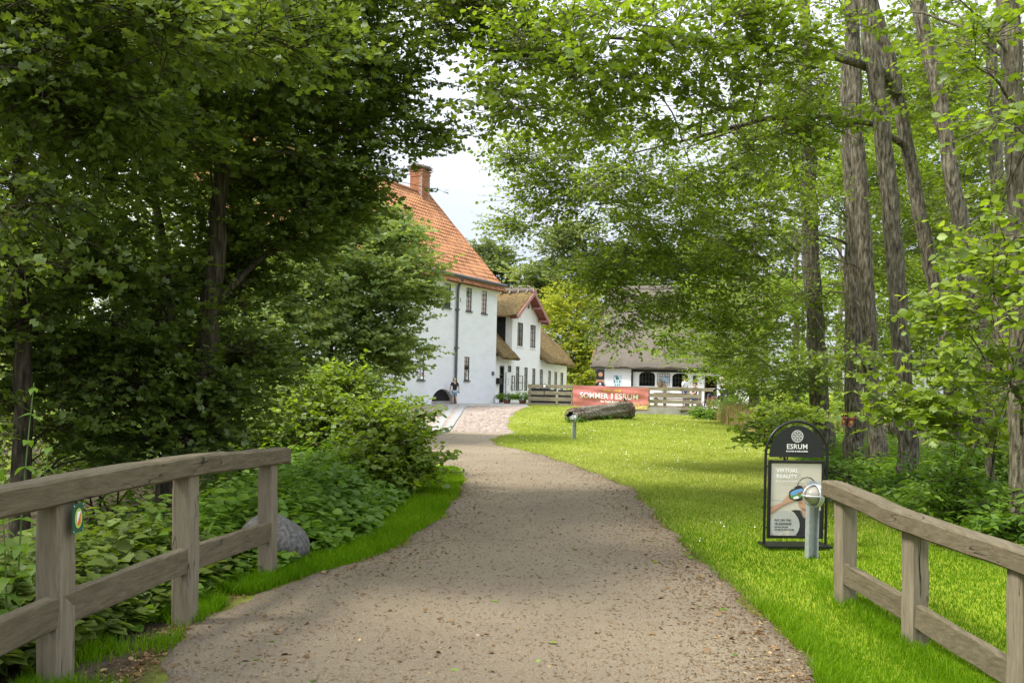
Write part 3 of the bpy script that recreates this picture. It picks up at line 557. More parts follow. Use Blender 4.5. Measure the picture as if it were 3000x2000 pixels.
# ---------------------------------------------------------------- the thatched cottage on the right
def cottage():
    c0 = at(1772,1180,58); W = Fr(c0, (.954,-.30)); zb = .3; L = 8.8; ze = W.px(1800,1072)[1]
    root = thing('thatched_cottage', (c0.x, c0.y, zb), 'low white cottage with grey thatched roof and arched windows', 'building')
    wn = [W.rect(1872,1919,1089,1131), W.rect(1969,2016,1093,1134)]; dk = W.rect(2063,2100,1100,1190); dk = (dk[0], dk[1], zb, dk[3]); dd = W.rect(2110,2154,1088,1190); dd = (dd[0], dd[1], zb, dd[3])
    W.wall(0, L, zb, ze+.15, wn+[dk, dd], .25).build('wall', 'whitewash_clean', root)
    m = MB(); 
    for a in (0, L): MB().poly([W.pt(a,zb), W.pt(a,zb,-8.4), W.pt(a,ze,-8.4), W.pt(a,ze+4.5,-4.2), W.pt(a,ze)]).build('end_wall', 'whitewash_clean', root)
    s1 = W.px(1851,1100)[0]
    m = MB(); W.box(m, -.03, s1, zb, ze-.02, .004, .22); pj = m.build('projecting_wall', 'whitewash_clean', root)
    m = MB(); W.box(m, s1+.01, s1+.09, zb, ze, .004, .24); m.build('corner_post', 'frame_dark', root)
    m = MB(); r_ = W.rect(1852,2062,1076,1086); W.box(m, s1+.1, L, ze-.34, ze-.03, .004, .10); m.build('eave_band', 'black_boards', root)  # plain dark band along the wall top below the thatch
    for h in wn:
        o = window(W, root, h, 5, 3, back=.12, frm=.05, bar=.03, sill=True, curtain=0, sillmat='white_paint')
        a0, a1, z0, z1 = h; k = .22; m = MB(); n = 12
        arc = [(a0+(a1-a0)*i/n, z1-k+k*math.sqrt(max(0, 1-((i/n)*2-1)**2))**.7) for i in range(n+1)]
        for i in range(n): p, q = arc[i], arc[i+1]; m.poly([W.pt(*p,.001), W.pt(*q,.001), W.pt(q[0],z1,.001), W.pt(p[0],z1,.001)]); m.poly([W.pt(*p,.001), W.pt(*q,.001), W.pt(*q,-.13), W.pt(*p,-.13)])
        m.build('window_arch', 'whitewash_clean', root)
    m = MB(); W.box(m, dk[0], dk[1], zb, dk[3], -2.2, -2.0); W.box(m, dk[0], dk[0]+.05, zb, dk[3], -2, -.25); m.build('porch_inside', 'wood_brown', root)
    m = MB(); W.box(m, dd[0]+.03, dd[1]-.03, zb, dd[3]-.02, -.14, -.06); dr = m.build('door', 'black_boards', root)
    m = MB(); m.tube([W.pt(dd[1]-.2,1.35,-.05), W.pt(dd[1]-.2,1.35,.02), W.pt(dd[1]-.32,1.35,.02)], .015, 6); m.build('handle', 'galvanised', dr)
    ovh = .55; up = -W.n*4.75+Vector((0,0,4.75*1.08)); e0 = W.pt(-.75, ze-.18, ovh)
    # hipped thatch: front slope as a trapezoid, hip triangle
    R0 = W.pt(-.70, ze-.18+4.75*1.08, ovh-4.75); R1 = W.pt(L+.5, ze-.18+4.75*1.08, ovh-4.75); e1 = W.pt(L+.8, ze-.18, ovh); eb = W.pt(-.75, ze-.18, ovh-9.5); eb1 = W.pt(L+.8, ze-.18, ovh-9.5)
    def patch(q, nm, na, nb, sd_, lip):
        A_, B_, C_, D_ = [Vector(p) for p in q]; nr = (B_-A_).cross(D_-A_).normalized(); nr = nr if nr.z > 0 else -nr; rn = random.Random(sd_)
        P = [[A_.lerp(B_, i/na).lerp(D_.lerp(C_, i/na), j/nb)+nr*(.32*(.55 if j == 0 else 1)+.05*math.sin(i*.7+j*.9)+rn.uniform(-.035,.035)) for j in range(nb+1)] for i in range(na+1)]
        m = MB(); m.grid(P); m.grid([[A_.lerp(B_, i/na), P[i][0]] for i in range(na+1)], False); m.poly([A_, B_, C_, D_]); return m.build(nm, 'thatch', root)
    patch((e0, e1, R1, R0), 'roof', 60, 26, 1, 1); patch((eb1, eb, R0, R1), 'roof', 30, 14, 3, 1)
    m = MB(); m.tube([e0.lerp(R0, i/14)+Vector((0,0,.30)) for i in range(15)], .13, 6, wob=.12, rnd=random.Random(4)); m.build('verge_cap', 'thatch_moss', root)
    m = MB(); m.tube([R0.lerp(R1, i/20)+Vector((0,0,.30)) for i in range(21)], .22, 7, wob=.1, rnd=random.Random(4)); m.build('ridge_cap', 'thatch', root)
    # wall poster with drop marks, trellis, blue cloth, hanging basket
    r_ = W.rect(1796,1821,1099,1133,.22); m = MB(); W.box(m, *r_, .223, .24); ps = m.build('wall_poster', 'poster_blue', root, label='pale blue poster with dark drop shapes on the white wall')
    m = MB(); w_ = r_[1]-r_[0]; h_ = r_[3]-r_[2]
    for fx, fz, s_ in ((.43,.72,.055),(.58,.72,.055),(.2,.44,.045),(.8,.44,.045),(.5,.44,.03),(.3,.15,.03),(.55,.15,.03),(.75,.18,.03)):
        c = W.pt(r_[0]+w_*fx, r_[2]+h_*fz, .242); m.prism([c+W.u*(s_*.7*math.cos(t))+Vector((0,0,s_*1.6*math.sin(t)-(0 if math.sin(t) < .7 else -.03))) for t in np.linspace(0, 6.283, 9)[:-1]], W.n*.004)
    m.build('print', 'ink_black', ps)
    m = MB(); c = W.pt(r_[0]+w_*.5, r_[2]+h_*.92, .242); m.box(c, (.28,.006,.05)); m.build('print_heading', 'ink_black', ps)
    r_ = W.rect(1926,1962,1094,1128,.06); tr = MB()
    for i in range(6): a = r_[0]+(r_[1]-r_[0])*i/5; tr.tube([W.pt(a,r_[2],.06), W.pt(a,r_[3],.06)], .012, 5)
    for i in range(5): z = r_[2]+(r_[3]-r_[2])*i/4; tr.tube([W.pt(r_[0],z,.075), W.pt(r_[1],z,.075)], .012, 5)
    tr.build('wall_trellis', 'frame_dark', root)
    r_ = W.rect(1944,1957,1105,1118,.1); m = MB(); z = (r_[2]+r_[3])/2; a = (r_[0]+r_[1])/2
    m.grid([[W.pt(a+(i-3)*.055*(1+.1*j), z+(j-3)*.05+.04*math.sin(i*1.3), .10+.03*math.sin(i*2+j)) for j in range(7)] for i in range(7)]); m.build('hanging_cloth', 'denim_light', None, label='pale blue cloth hanging on the wall trellis', cat='cloth')
    for nm, x, y, s_, lb in (('lantern', 1935, 1127, .17, 'brown wicker lantern hanging left on the wall trellis'), ('wall_basket', 1947, 1134, .14, 'low wicker basket with dry plants under the trellis')):
        a, z = W.px(x, y, .12); c = W.pt(a, z, .18); t = thing(nm, c-Vector((0,0,s_)), lb, nm.split('_')[-1])
        MB().ell(c, (s_,s_*.8,s_*(1.5 if s_ > .15 else .9)), 10, 8).build('body', 'wicker', t); m = MB(); m.tube([c+Vector((-s_*.6,0,s_)), c+Vector((0,0,s_*2.1)), c+Vector((s_*.6,0,s_))], .012, 5); m.build('handle', 'wicker', t)
    r_ = W.rect(2030,2043,1100,1128,.05); m = MB(); W.box(m, r_[0], r_[1], r_[2], r_[2]+(r_[3]-r_[2])*.4, .004, .05); m.build('notice_board', 'copper', root); m = MB(); W.box(m, r_[0], r_[1], r_[2]+(r_[3]-r_[2])*.4+.005, r_[3], .004, .05); m.build('notice_board', 'black_matt', root)
    return W, zb
CO, CZB = cottage()
# ---------------------------------------------------------------- lettering
def text(par, s, size, M, mat, name='lettering', ext=.001, align='CENTER', bold=0, spacing=1.0, sx=1):
    cu = bpy.data.curves.new('t', 'FONT'); cu.body = s; cu.size = size; cu.extrude = ext; cu.align_x = align; cu.offset = bold; cu.space_character = spacing; cu.resolution_u = 3
    ob = bpy.data.objects.new('t', cu); C.objects.link(ob); dg = bpy.context.evaluated_depsgraph_get()
    me = bpy.data.meshes.new_from_object(ob.evaluated_get(dg)); bpy.data.objects.remove(ob); bpy.data.curves.remove(cu)
    bm_ = bmesh.new(); bm_.from_mesh(me); bmesh.ops.triangulate(bm_, faces=bm_.faces[:]); bm_.to_mesh(me); bm_.free()
    me.transform(M @ Matrix.Diagonal((sx, 1, 1, 1))); me.name = name; me.materials.clear(); return link(name, me, mat, par)
def plane_m(o, x, y):                  # matrix with local x, y in a plane at o
    x = Vector(x).normalized(); y = Vector(y); y = (y-x*y.dot(x)).normalized(); z = x.cross(y)
    return Matrix(((x.x,y.x,z.x,o[0]),(x.y,y.y,z.y,o[1]),(x.z,y.z,z.z,o[2]),(0,0,0,1)))
# ---------------------------------------------------------------- the two timber fences of the foot bridge
def fence(name, posts, rail, lows, label, pw, pd, seed):
    rn = random.Random(seed); root = thing(name, posts[0][0], label, 'fence')
    for (b, t) in posts:
        d = (posts[1][0]-posts[0][0]); d.z = 0
        MB().beam(b-Vector((0,0,.3)), t, pd, pw, up=Vector((-d.y, d.x, 0)), ch=.012, seg=7, wob=.003, rnd=rn).build('post', 'timber', root)
    for r_ in rail: MB().rail(r_, .135, .120, rnd=rn).build('top_rail', 'timber_rail', root)
    for a, b in lows: MB().beam(a, b, .055, .145, ch=.006, seg=6, wob=.004, rnd=rn).build('lower_rail', 'timber_rail', root)
    return root
def fences():
    # left: post feet, rail undersides
    pts = [(165,2022,1470,4.18),(545,1817,1392,5.44),(785,1692,1360,7.0)]
    P = [(at(x, yb, d), at(x, yt, d)) for x, yb, yt, d in pts]
    P = [(at(-560,2500,2.8), at(-560,1640,2.8))]+P
    rl = [at(-560,1640,2.8), at(165,1470,4.18), at(545,1392,5.44), at(785,1360,7.0), at(826,1355,7.28)]; k = Vector((.010,0,.060)); rl = [p+k for p in rl]
    def lows(PP, hz, dx):
        c = [Vector((p[0].x+dx, p[0].y, h-.07)) for p, h in zip(PP, hz)]; return [(a_, b_) for a_, b_ in zip(c[:-1], c[1:])]
    lo = lows(P, [at(-560,2040,2.8).z, at(150,1749,4.1).z, at(545,1606,5.37).z, at(785,1532,6.93).z], .012)
    f = fence('timber_fence', P, [[rl[0], rl[1], rl[2], rl[2].lerp(rl[3], .8)], [rl[2].lerp(rl[3], .803), rl[3], rl[4]]], lo, 'weathered timber rail fence on the left beside the stream', .11, .15, 1)
    pts = [(2477,1790,1470,6.66),(2682,1928,1556,5.75),(2998,2110,1672,4.95)]
    Q = [(at(x, yb, d), at(x, yt, d)) for x, yb, yt, d in pts]+[(at(3560,2560,3.75), at(3560,1880,3.75))]
    rl = [at(2428,1452,6.86), at(2459,1465,6.66), at(2650,1552,5.75), at(2975,1668,4.95), at(3560,1880,3.75)]; rl = [p+Vector((.01,0,.060)) for p in rl]
    lo = lows(Q, [at(2470,1648,6.6).z, at(2670,1765,5.69).z, at(2985,1955,4.9).z, at(3560,2250,3.75).z], -.028)
    fence('timber_fence', Q, [rl], lo, 'weathered timber rail fence on the right beside the poster stand', .12, .125, 2)
    # trail plaque on the path side of the near left post
    c = at(199,1516,4.19); c.x = P[1][0].x+.075; pl = thing('trail_marker', c, 'small green trail plaque with orange and white mark on fence post', 'sign')
    MB().box(c, (.006,.10,.13)).build('plate', 'plaque_green', pl)
    o = c+Vector((.0045,0,0)); el = [o+Vector((0,.036*math.cos(t),.046*math.sin(t))) for t in np.linspace(0, 6.283, 25)[:-1]]
    MB().poly(el).build('oval', 'plaque_lime', pl); e2 = o+Vector((.001,0,0))
    MB().poly([e2+Vector((0,-.018,.03)), e2+Vector((0,-.018,-.03)), e2+Vector((0,.018,.03))]).build('white_triangle', 'ink_white', pl)
    MB().poly([e2+Vector((0,-.018,-.03)), e2+Vector((0,.018,-.03)), e2+Vector((0,.018,.03))]).build('orange_triangle', 'plaque_orange', pl)
    for sy in (-1,1):
        for sz in (-1,1): MB().ell(c+Vector((.004,sy*.043,sz*.058)), (.003,.004,.004), 6, 4).build('screw', 'galvanised', pl)
fences()
b0 = gnd(812,1660); b0.y = 7.75; b0.x = (808-1500)/F*7.75
MB().ell(b0+Vector((0,0,.10)), (.315,.28,.26), 34, 22, jit=.085).build('boulder', 'boulder', None, label='rounded grey granite boulder behind the left fence end', cat='boulder')
# ---------------------------------------------------------------- poster stand
def sign(c, wd, ht, yaw, label, full=True, sc=1.0):
    X = Vector((math.cos(yaw), math.sin(yaw), 0)); Z = Vector((0,0,1)); N = Vector((math.sin(yaw), -math.cos(yaw), 0))
    root = thing('poster_stand', c, label, 'poster stand'); hw = wd/2; P = lambda x, z, o=0: c+X*(x*sc)+Z*(z*sc)+N*(o*sc)
    zc = ht-.315
    ring = [P(-hw, .02)]+[P(-hw, zc*k/6) for k in range(1,6)]+[P(hw*math.cos(t), zc+.315*math.sin(t)) for t in np.linspace(math.pi, 0, 25)]+[P(hw, zc*k/6) for k in range(5,0,-1)]+[P(hw, .02)]
    MB().tube(ring, .0135*sc, 8).build('tube_frame', 'black_paint', root)
    m = MB(); m.prism([P(-hw-.01,0,.14), P(hw+.01,0,.14), P(hw+.01,0,-.14), P(-hw-.01,0,-.14)], (0,0,.022)); m.build('base_plate', 'black_paint', root)
    hb = hw-.035; arc = [P(hb*math.cos(t), zc-.025+.30*math.sin(t), -.006) for t in np.linspace(0, math.pi, 31)]
    pn = MB().prism(arc, N*.012*sc).build('arch_panel', 'black_matt', root)
    lo = P(.0, zc+.175, .0085); rg = .058
    def ringm(r0, r1, o=.0, n=32, cx=0, cz=0): 
        m = MB(); a = [lo+X*((cx+r1*math.cos(t))*sc)+Z*((cz+r1*math.sin(t))*sc)+N*o for t in np.linspace(0, 6.2832, n+1)]; b = [lo+X*((cx+r0*math.cos(t))*sc)+Z*((cz+r0*math.sin(t))*sc)+N*o for t in np.linspace(0, 6.2832, n+1)]
        for i in range(n): m.poly([a[i], a[i+1], b[i+1], b[i]])
        return m
    if full:
        em = MB(); 
        for q in [ringm(.053,.058), ringm(.012,.016)]: em.add(q.v, q.f)
        for k in range(8):
            t = k*math.pi/4+.39; q = ringm(.0095, .0135, n=14, cx=.036*math.cos(t), cz=.036*math.sin(t)); em.add(q.v, q.f)
            t -= .39; q = ringm(.003, .0065, n=8, cx=.030*math.cos(t), cz=.030*math.sin(t)); em.add(q.v, q.f); q = ringm(.002, .004, n=8, cx=.046*math.cos(t), cz=.046*math.sin(t)); em.add(q.v, q.f)
        for v in ((1,0),(0,1)): em.poly([lo+X*(v[0]*.009-v[1]*.0018)+Z*(v[1]*.009-v[0]*.0018), lo+X*(v[0]*.009+v[1]*.0018)+Z*(v[1]*.009+v[0]*.0018), lo-X*(v[0]*.009-v[1]*.0018)-Z*(v[1]*.009-v[0]*.0018), lo-X*(v[0]*.009+v[1]*.0018)-Z*(v[1]*.009+v[0]*.0018)])
        em.build('emblem', 'ink_white', pn)
    else:
        m = MB(); m.poly([lo+X*(rg*sc*math.cos(t))+Z*(rg*sc*math.sin(t)) for t in np.linspace(0, 6.283, 20)[:-1]]); m.build('emblem', 'ink_white', pn)
    tm = lambda x, z, o=.0085: plane_m(P(x, z, o), X, Z)
    text(pn, 'ESRUM', .066*sc, tm(0, zc+.055), 'ink_white', bold=.0006, spacing=1.05)
    if full: text(pn, 'KLOSTER & MØLLEGÅRD', .018*sc, tm(0, zc+.026), 'ink_white', bold=.0006, spacing=1.08)
    # poster frame
    fw, fz0, fz1, t = .275, .075, zc-.055, .028
    for nm, a, b in (('l', (-fw+t/2, fz0), (-fw+t/2, fz1)), ('r', (fw-t/2, fz0), (fw-t/2, fz1)), ('b', (-fw+t, fz0+t/2), (fw-t, fz0+t/2)), ('t', (-fw+t, fz1-t/2), (fw-t, fz1-t/2))):
        MB().beam(P(*a), P(*b), t*sc, .032*sc, up=N, ch=.006*sc).build('poster_frame', 'black_paint', root)
    for sx in (-1, 1):
        for z_ in (fz0+.1, fz1-.06, zc+.0): m = MB(); m.tube([P(sx*(fw-.005), z_), P(sx*hw, z_)], .007*sc, 6); m.build('bracket', 'black_paint', root)
    pw, z0, z1 = fw-t, fz0+t, fz1-t
    m = MB(); m.prism([P(-pw,z0,.004), P(pw,z0,.004), P(pw,z1,.004), P(-pw,z1,.004)], N*-.008*sc); po = m.build('poster', 'poster_beige', root)
    if not full: return
    H = z1-z0; q = lambda x, y, o: P(-pw+x*2*pw, z1-y*H, .004+o*.0008)      # x, y in 0..1 from the upper left corner
    def pr(name, mat, pts, o): MB().poly([q(x, y, o) for x, y in pts]).build(name, mat, po)
    pr('printed_shirt', 'poster_shirt', [(.41,.655),(.50,.645),(.60,.65),(.66,.70),(.78,.71),(.90,.66),(1,.65),(1,1),(.52,1),(.545,.95),(.58,.86),(.55,.76),(.48,.69)], 1)
    pr('printed_neck', 'poster_skin', [(.60,.58),(.62,.66),(.66,.735),(.74,.755),(.84,.73),(.90,.66),(.90,.52),(.70,.55)], 2)
    pr('printed_face', 'poster_skin', [(.53,.49),(.56,.545),(.545,.565),(.56,.60),(.60,.635),(.66,.62),(.80,.62),(.93,.55),(.95,.40),(.86,.34),(.66,.34),(.60,.40)], 3)
    pr('printed_hair', 'poster_hair', [(.66,.33),(.72,.31),(.80,.325),(.92,.36),(.99,.42),(1,.60),(.95,.58),(.93,.44),(.80,.37)], 4)
    pr('printed_mouth', 'poster_skin_dark', [(.55,.545),(.62,.538),(.64,.548),(.60,.558),(.555,.556)], 4)
    pr('printed_neck_shade', 'poster_skin_dark', [(.61,.615),(.66,.625),(.80,.625),(.90,.575),(.90,.62),(.80,.67),(.70,.665),(.63,.65)], 4)
    pr('printed_collar', 'ink_grey', [(.60,.655),(.66,.735),(.74,.76),(.84,.735),(.92,.66),(.93,.668),(.85,.75),(.74,.777),(.65,.752),(.59,.664)], 5)
    pr('printed_fold', 'ink_grey', [(.70,.83),(.71,.83),(.74,.99),(.72,.99)], 5)
    pr('printed_fold', 'ink_grey', [(.88,.80),(.89,.80),(.86,.97),(.845,.97)], 5)
    pr('printed_horizon', 'poster_grey', [(0,.50),(.34,.515),(.34,.53),(0,.52)], 1)
    pr('printed_arm', 'poster_skin', [(0,.60),(.10,.58),(.22,.55),(.27,.50),(.33,.45),(.40,.41),(.47,.42),(.50,.50),(.47,.53),(.40,.545),(.30,.575),(.22,.60),(.10,.665),(.03,.70),(0,.72)], 4)
    pr('printed_arm_shade', 'poster_skin_dark', [(0,.70),(.10,.645),(.22,.585),(.30,.56),(.40,.53),(.47,.52),(.47,.53),(.40,.545),(.30,.575),(.22,.60),(.10,.665),(.03,.70),(0,.72)], 5)
    for k in range(4): pr('printed_finger', 'poster_skin_dark', [(.36+k*.03,.47+k*.012),(.46+k*.012,.505+k*.006),(.455+k*.012,.512+k*.006),(.355+k*.03,.478+k*.012)], 5)
    pr('printed_hand', 'poster_skin', [(.62,.30),(.66,.31),(.72,.37),(.74,.41),(.68,.40),(.64,.36)], 6)
    pr('printed_goggles', 'poster_shirt', [(.36,.40),(.40,.365),(.47,.345),(.46,.33),(.54,.305),(.60,.31),(.63,.33),(.65,.36),(.66,.44),(.65,.485),(.60,.515),(.53,.525),(.46,.505),(.38,.495),(.36,.46)], 6)
    pr('printed_cable', 'poster_shirt', [(.525,.31),(.56,.255),(.62,.215),(.70,.195),(.78,.205),(.84,.24),(.88,.30),(.89,.33),(.90,.33),(.89,.29),(.85,.23),(.79,.195),(.70,.185),(.61,.205),(.55,.248),(.515,.305)], 7)
    pr('printed_view', 'poster_sky', [(.39,.40),(.46,.37),(.60,.345),(.635,.36),(.635,.43),(.385,.45)], 7); pr('printed_view', 'poster_green', [(.386,.445),(.635,.41),(.63,.455),(.57,.48),(.44,.495),(.39,.475)], 8)
    pr('printed_view', 'poster_roof', [(.53,.405),(.635,.38),(.635,.405),(.53,.425)], 9); pr('printed_view', 'ink_white', [(.44,.495),(.46,.46),(.53,.45),(.56,.475),(.53,.49)], 9)
    pr('printed_circle', 'poster_grey', [(min(1, max(0, .28+.30*math.cos(t))), min(1, .86+.205*math.sin(t))) for t in np.linspace(0, 6.283, 40)[:-1]], 8)
    pr('printed_letter', 'poster_beige', [(.14,1),(.20,.965),(.38,.92),(.38,1),(.30,1),(.29,.96),(.24,.975),(.22,1)], 9)
    def tx(s_, x, y, size, mat, b=.0004): text(po, s_, size, plane_m(q(x, y, 11), X, Z), mat, align='LEFT', bold=b, spacing=1.06, ext=.0004)
    tx('VIRTUAL', .095, .125, .052, 'ink_white', .0012); tx('REALITY', .095, .205, .052, 'ink_white', .0012); tx('Se fortiden med nutidens øjne', .09, .255, .0215, 'ink_white', 0)
    tx('PUT ON THE', .08, .80, .026, 'ink_black', .0005); tx('VR-GOGGLES', .08, .85, .026, 'ink_black', .0005); tx('and view the past', .08, .888, .0175, 'ink_black', .0005); tx('through the lens of today', .08, .925, .0175, 'ink_black', .0005)
sign(gnd(2328,1605)+Vector((0,0,.02)), .605, 1.185, R(5), 'black arch topped poster stand with virtual reality poster on the lawn')
# ---------------------------------------------------------------- bollard lamps
def bollard(base, h, yaw, label):
    root = thing('bollard_lamp', base, label, 'lamp', 'garden lamps on the lawn'); Rz = Matrix.Rotation(yaw, 3, 'Z'); P = lambda x, y, z: base+Rz @ Vector((x, y, z))
    m = MB(); t = .006
    for (x0, x1, y0, y1) in ((-.05,.05,.11,.11+t),(-.05,-.05+t,.055,.11),(.05-t,.05,.055,.11)):
        m.hexa([P(x0,y0,-.25),P(x1,y0,-.25),P(x1,y1,-.25),P(x0,y1,-.25),P(x0,y0,h),P(x1,y0,h),P(x1,y1,h),P(x0,y1,h)])
    m.build('channel_post', 'galvanised', root)
    cz = h-.115; Xd = Rz @ Vector((-1,0,0)); 
    def disc(x, r): return [P(x, -.01+r*math.cos(t_), cz+r*math.sin(t_)) for t_ in np.linspace(0, 6.283, 25)[:-1]]
    hs = MB().prism(disc(-.005,.100), Xd*.035).build('housing', 'galvanised', root)
    MB().prism(disc(.010,.075), Xd*.012).build('mounting_plate', 'grey_metal', root)
    rows = []
    for i in range(8):
        a = i/7*math.pi/2; rows.append([P(-.041-.095*math.sin(a), -.01+.080*math.cos(a)*math.cos(t_), cz+.080*math.cos(a)*math.sin(t_)) for t_ in np.linspace(0, 6.2832, 21)])
    MB().grid(rows).build('glass_dome', 'lens', root)
    for ax in (0, 1):
        pts = []
        for i in range(15):
            a = math.pi*i/14; r = .096*math.cos(a); pts.append(P(-.043-.112*math.sin(a), -.01+(r if ax == 0 else 0), cz+(r if ax else 0)))
        MB().tube(pts, .0075, 6).build('guard_bar', 'galvanised', root)
    MB().tube(disc(-.043,.098)+disc(-.043,.098)[:1], .009, 6).build('guard_ring', 'galvanised', root)
    MB().tube([P(.02,0,cz+.01), P(.10,.0,cz-.005), P(.125,0,cz-.05)], [.022,.020,.016], 8).build('cable_gland', 'grey_metal', root)
bollard(gnd(2393,1640), .69, R(14), 'galvanised bollard lamp in front of the poster stand')
bollard(gnd(1684,1287), .69, R(14), 'galvanised bollard lamp alone on the sunny lawn')
# ---------------------------------------------------------------- hollow log
def log():
    a, b = gnd(1672,1236), gnd(1838,1226); a.z += .22; b.z += .36; t = (b-a).normalized(); e = t.cross(Vector((0,0,1))).normalized(); u = e.cross(t)
    root = thing('hollow_log', a.lerp(b, .5)-Vector((0,0,.35)), 'old hollow tree log with iron bands lying on the lawn', 'log'); rn = random.Random(8); n, k = 30, 26
    ph = [rn.uniform(0, 6) for _ in range(8)]
    def rad(i, j): 
        s_ = i/k; th = 2*math.pi*j/n; return (.24+.11*s_)*(1+.11*math.sin(4*th+ph[0]+3*s_)+.09*math.sin(7*th+ph[1]-6*s_)+.07*math.sin(12*th+ph[2]+9*s_)+.05*math.sin(s_*21+th*3)+rn.uniform(-.05,.05))
    O = [[a.lerp(b, i/k)+e*(math.cos(6.2832*j/n)*rad(i, j))+u*(math.sin(6.2832*j/n)*rad(i, j)) for j in range(n+1)] for i in range(k+1)]
    I = [[a.lerp(b, i/k)+(p-a.lerp(b, i/k))*.72 for p in O[i]] for i in range(k+1)]
    m = MB(); m.grid(O); m.grid(I[:5]); m.grid([O[0], I[0]], False); m.grid([O[k], I[k]], False); m.poly(I[4][:-1]); m.poly(list(reversed(I[k][:-1]))); m.build('trunk_shell', 'log_wood', root)
    for i in (0.4, 1.5, 3, 23.0, 24.2, 25.4):
        s_ = i/k; c = a.lerp(b, s_); r = (.25+.10*s_)*1.13; MB().tube([c+e*(math.cos(t_)*r)+u*(math.sin(t_)*r) for t_ in np.linspace(0, 6.2832, 25)], .016, 6).build('iron_band', 'rust', root)
    m = MB(); c = b+u*.38-t*.25; m.tube([c, c+u*.12-t*.12, c+u*.13-t*.3], [.05,.035,.01], 6); m.build('branch_stub', 'log_wood', root)
    return a, b
LOGA, LOGB = log()
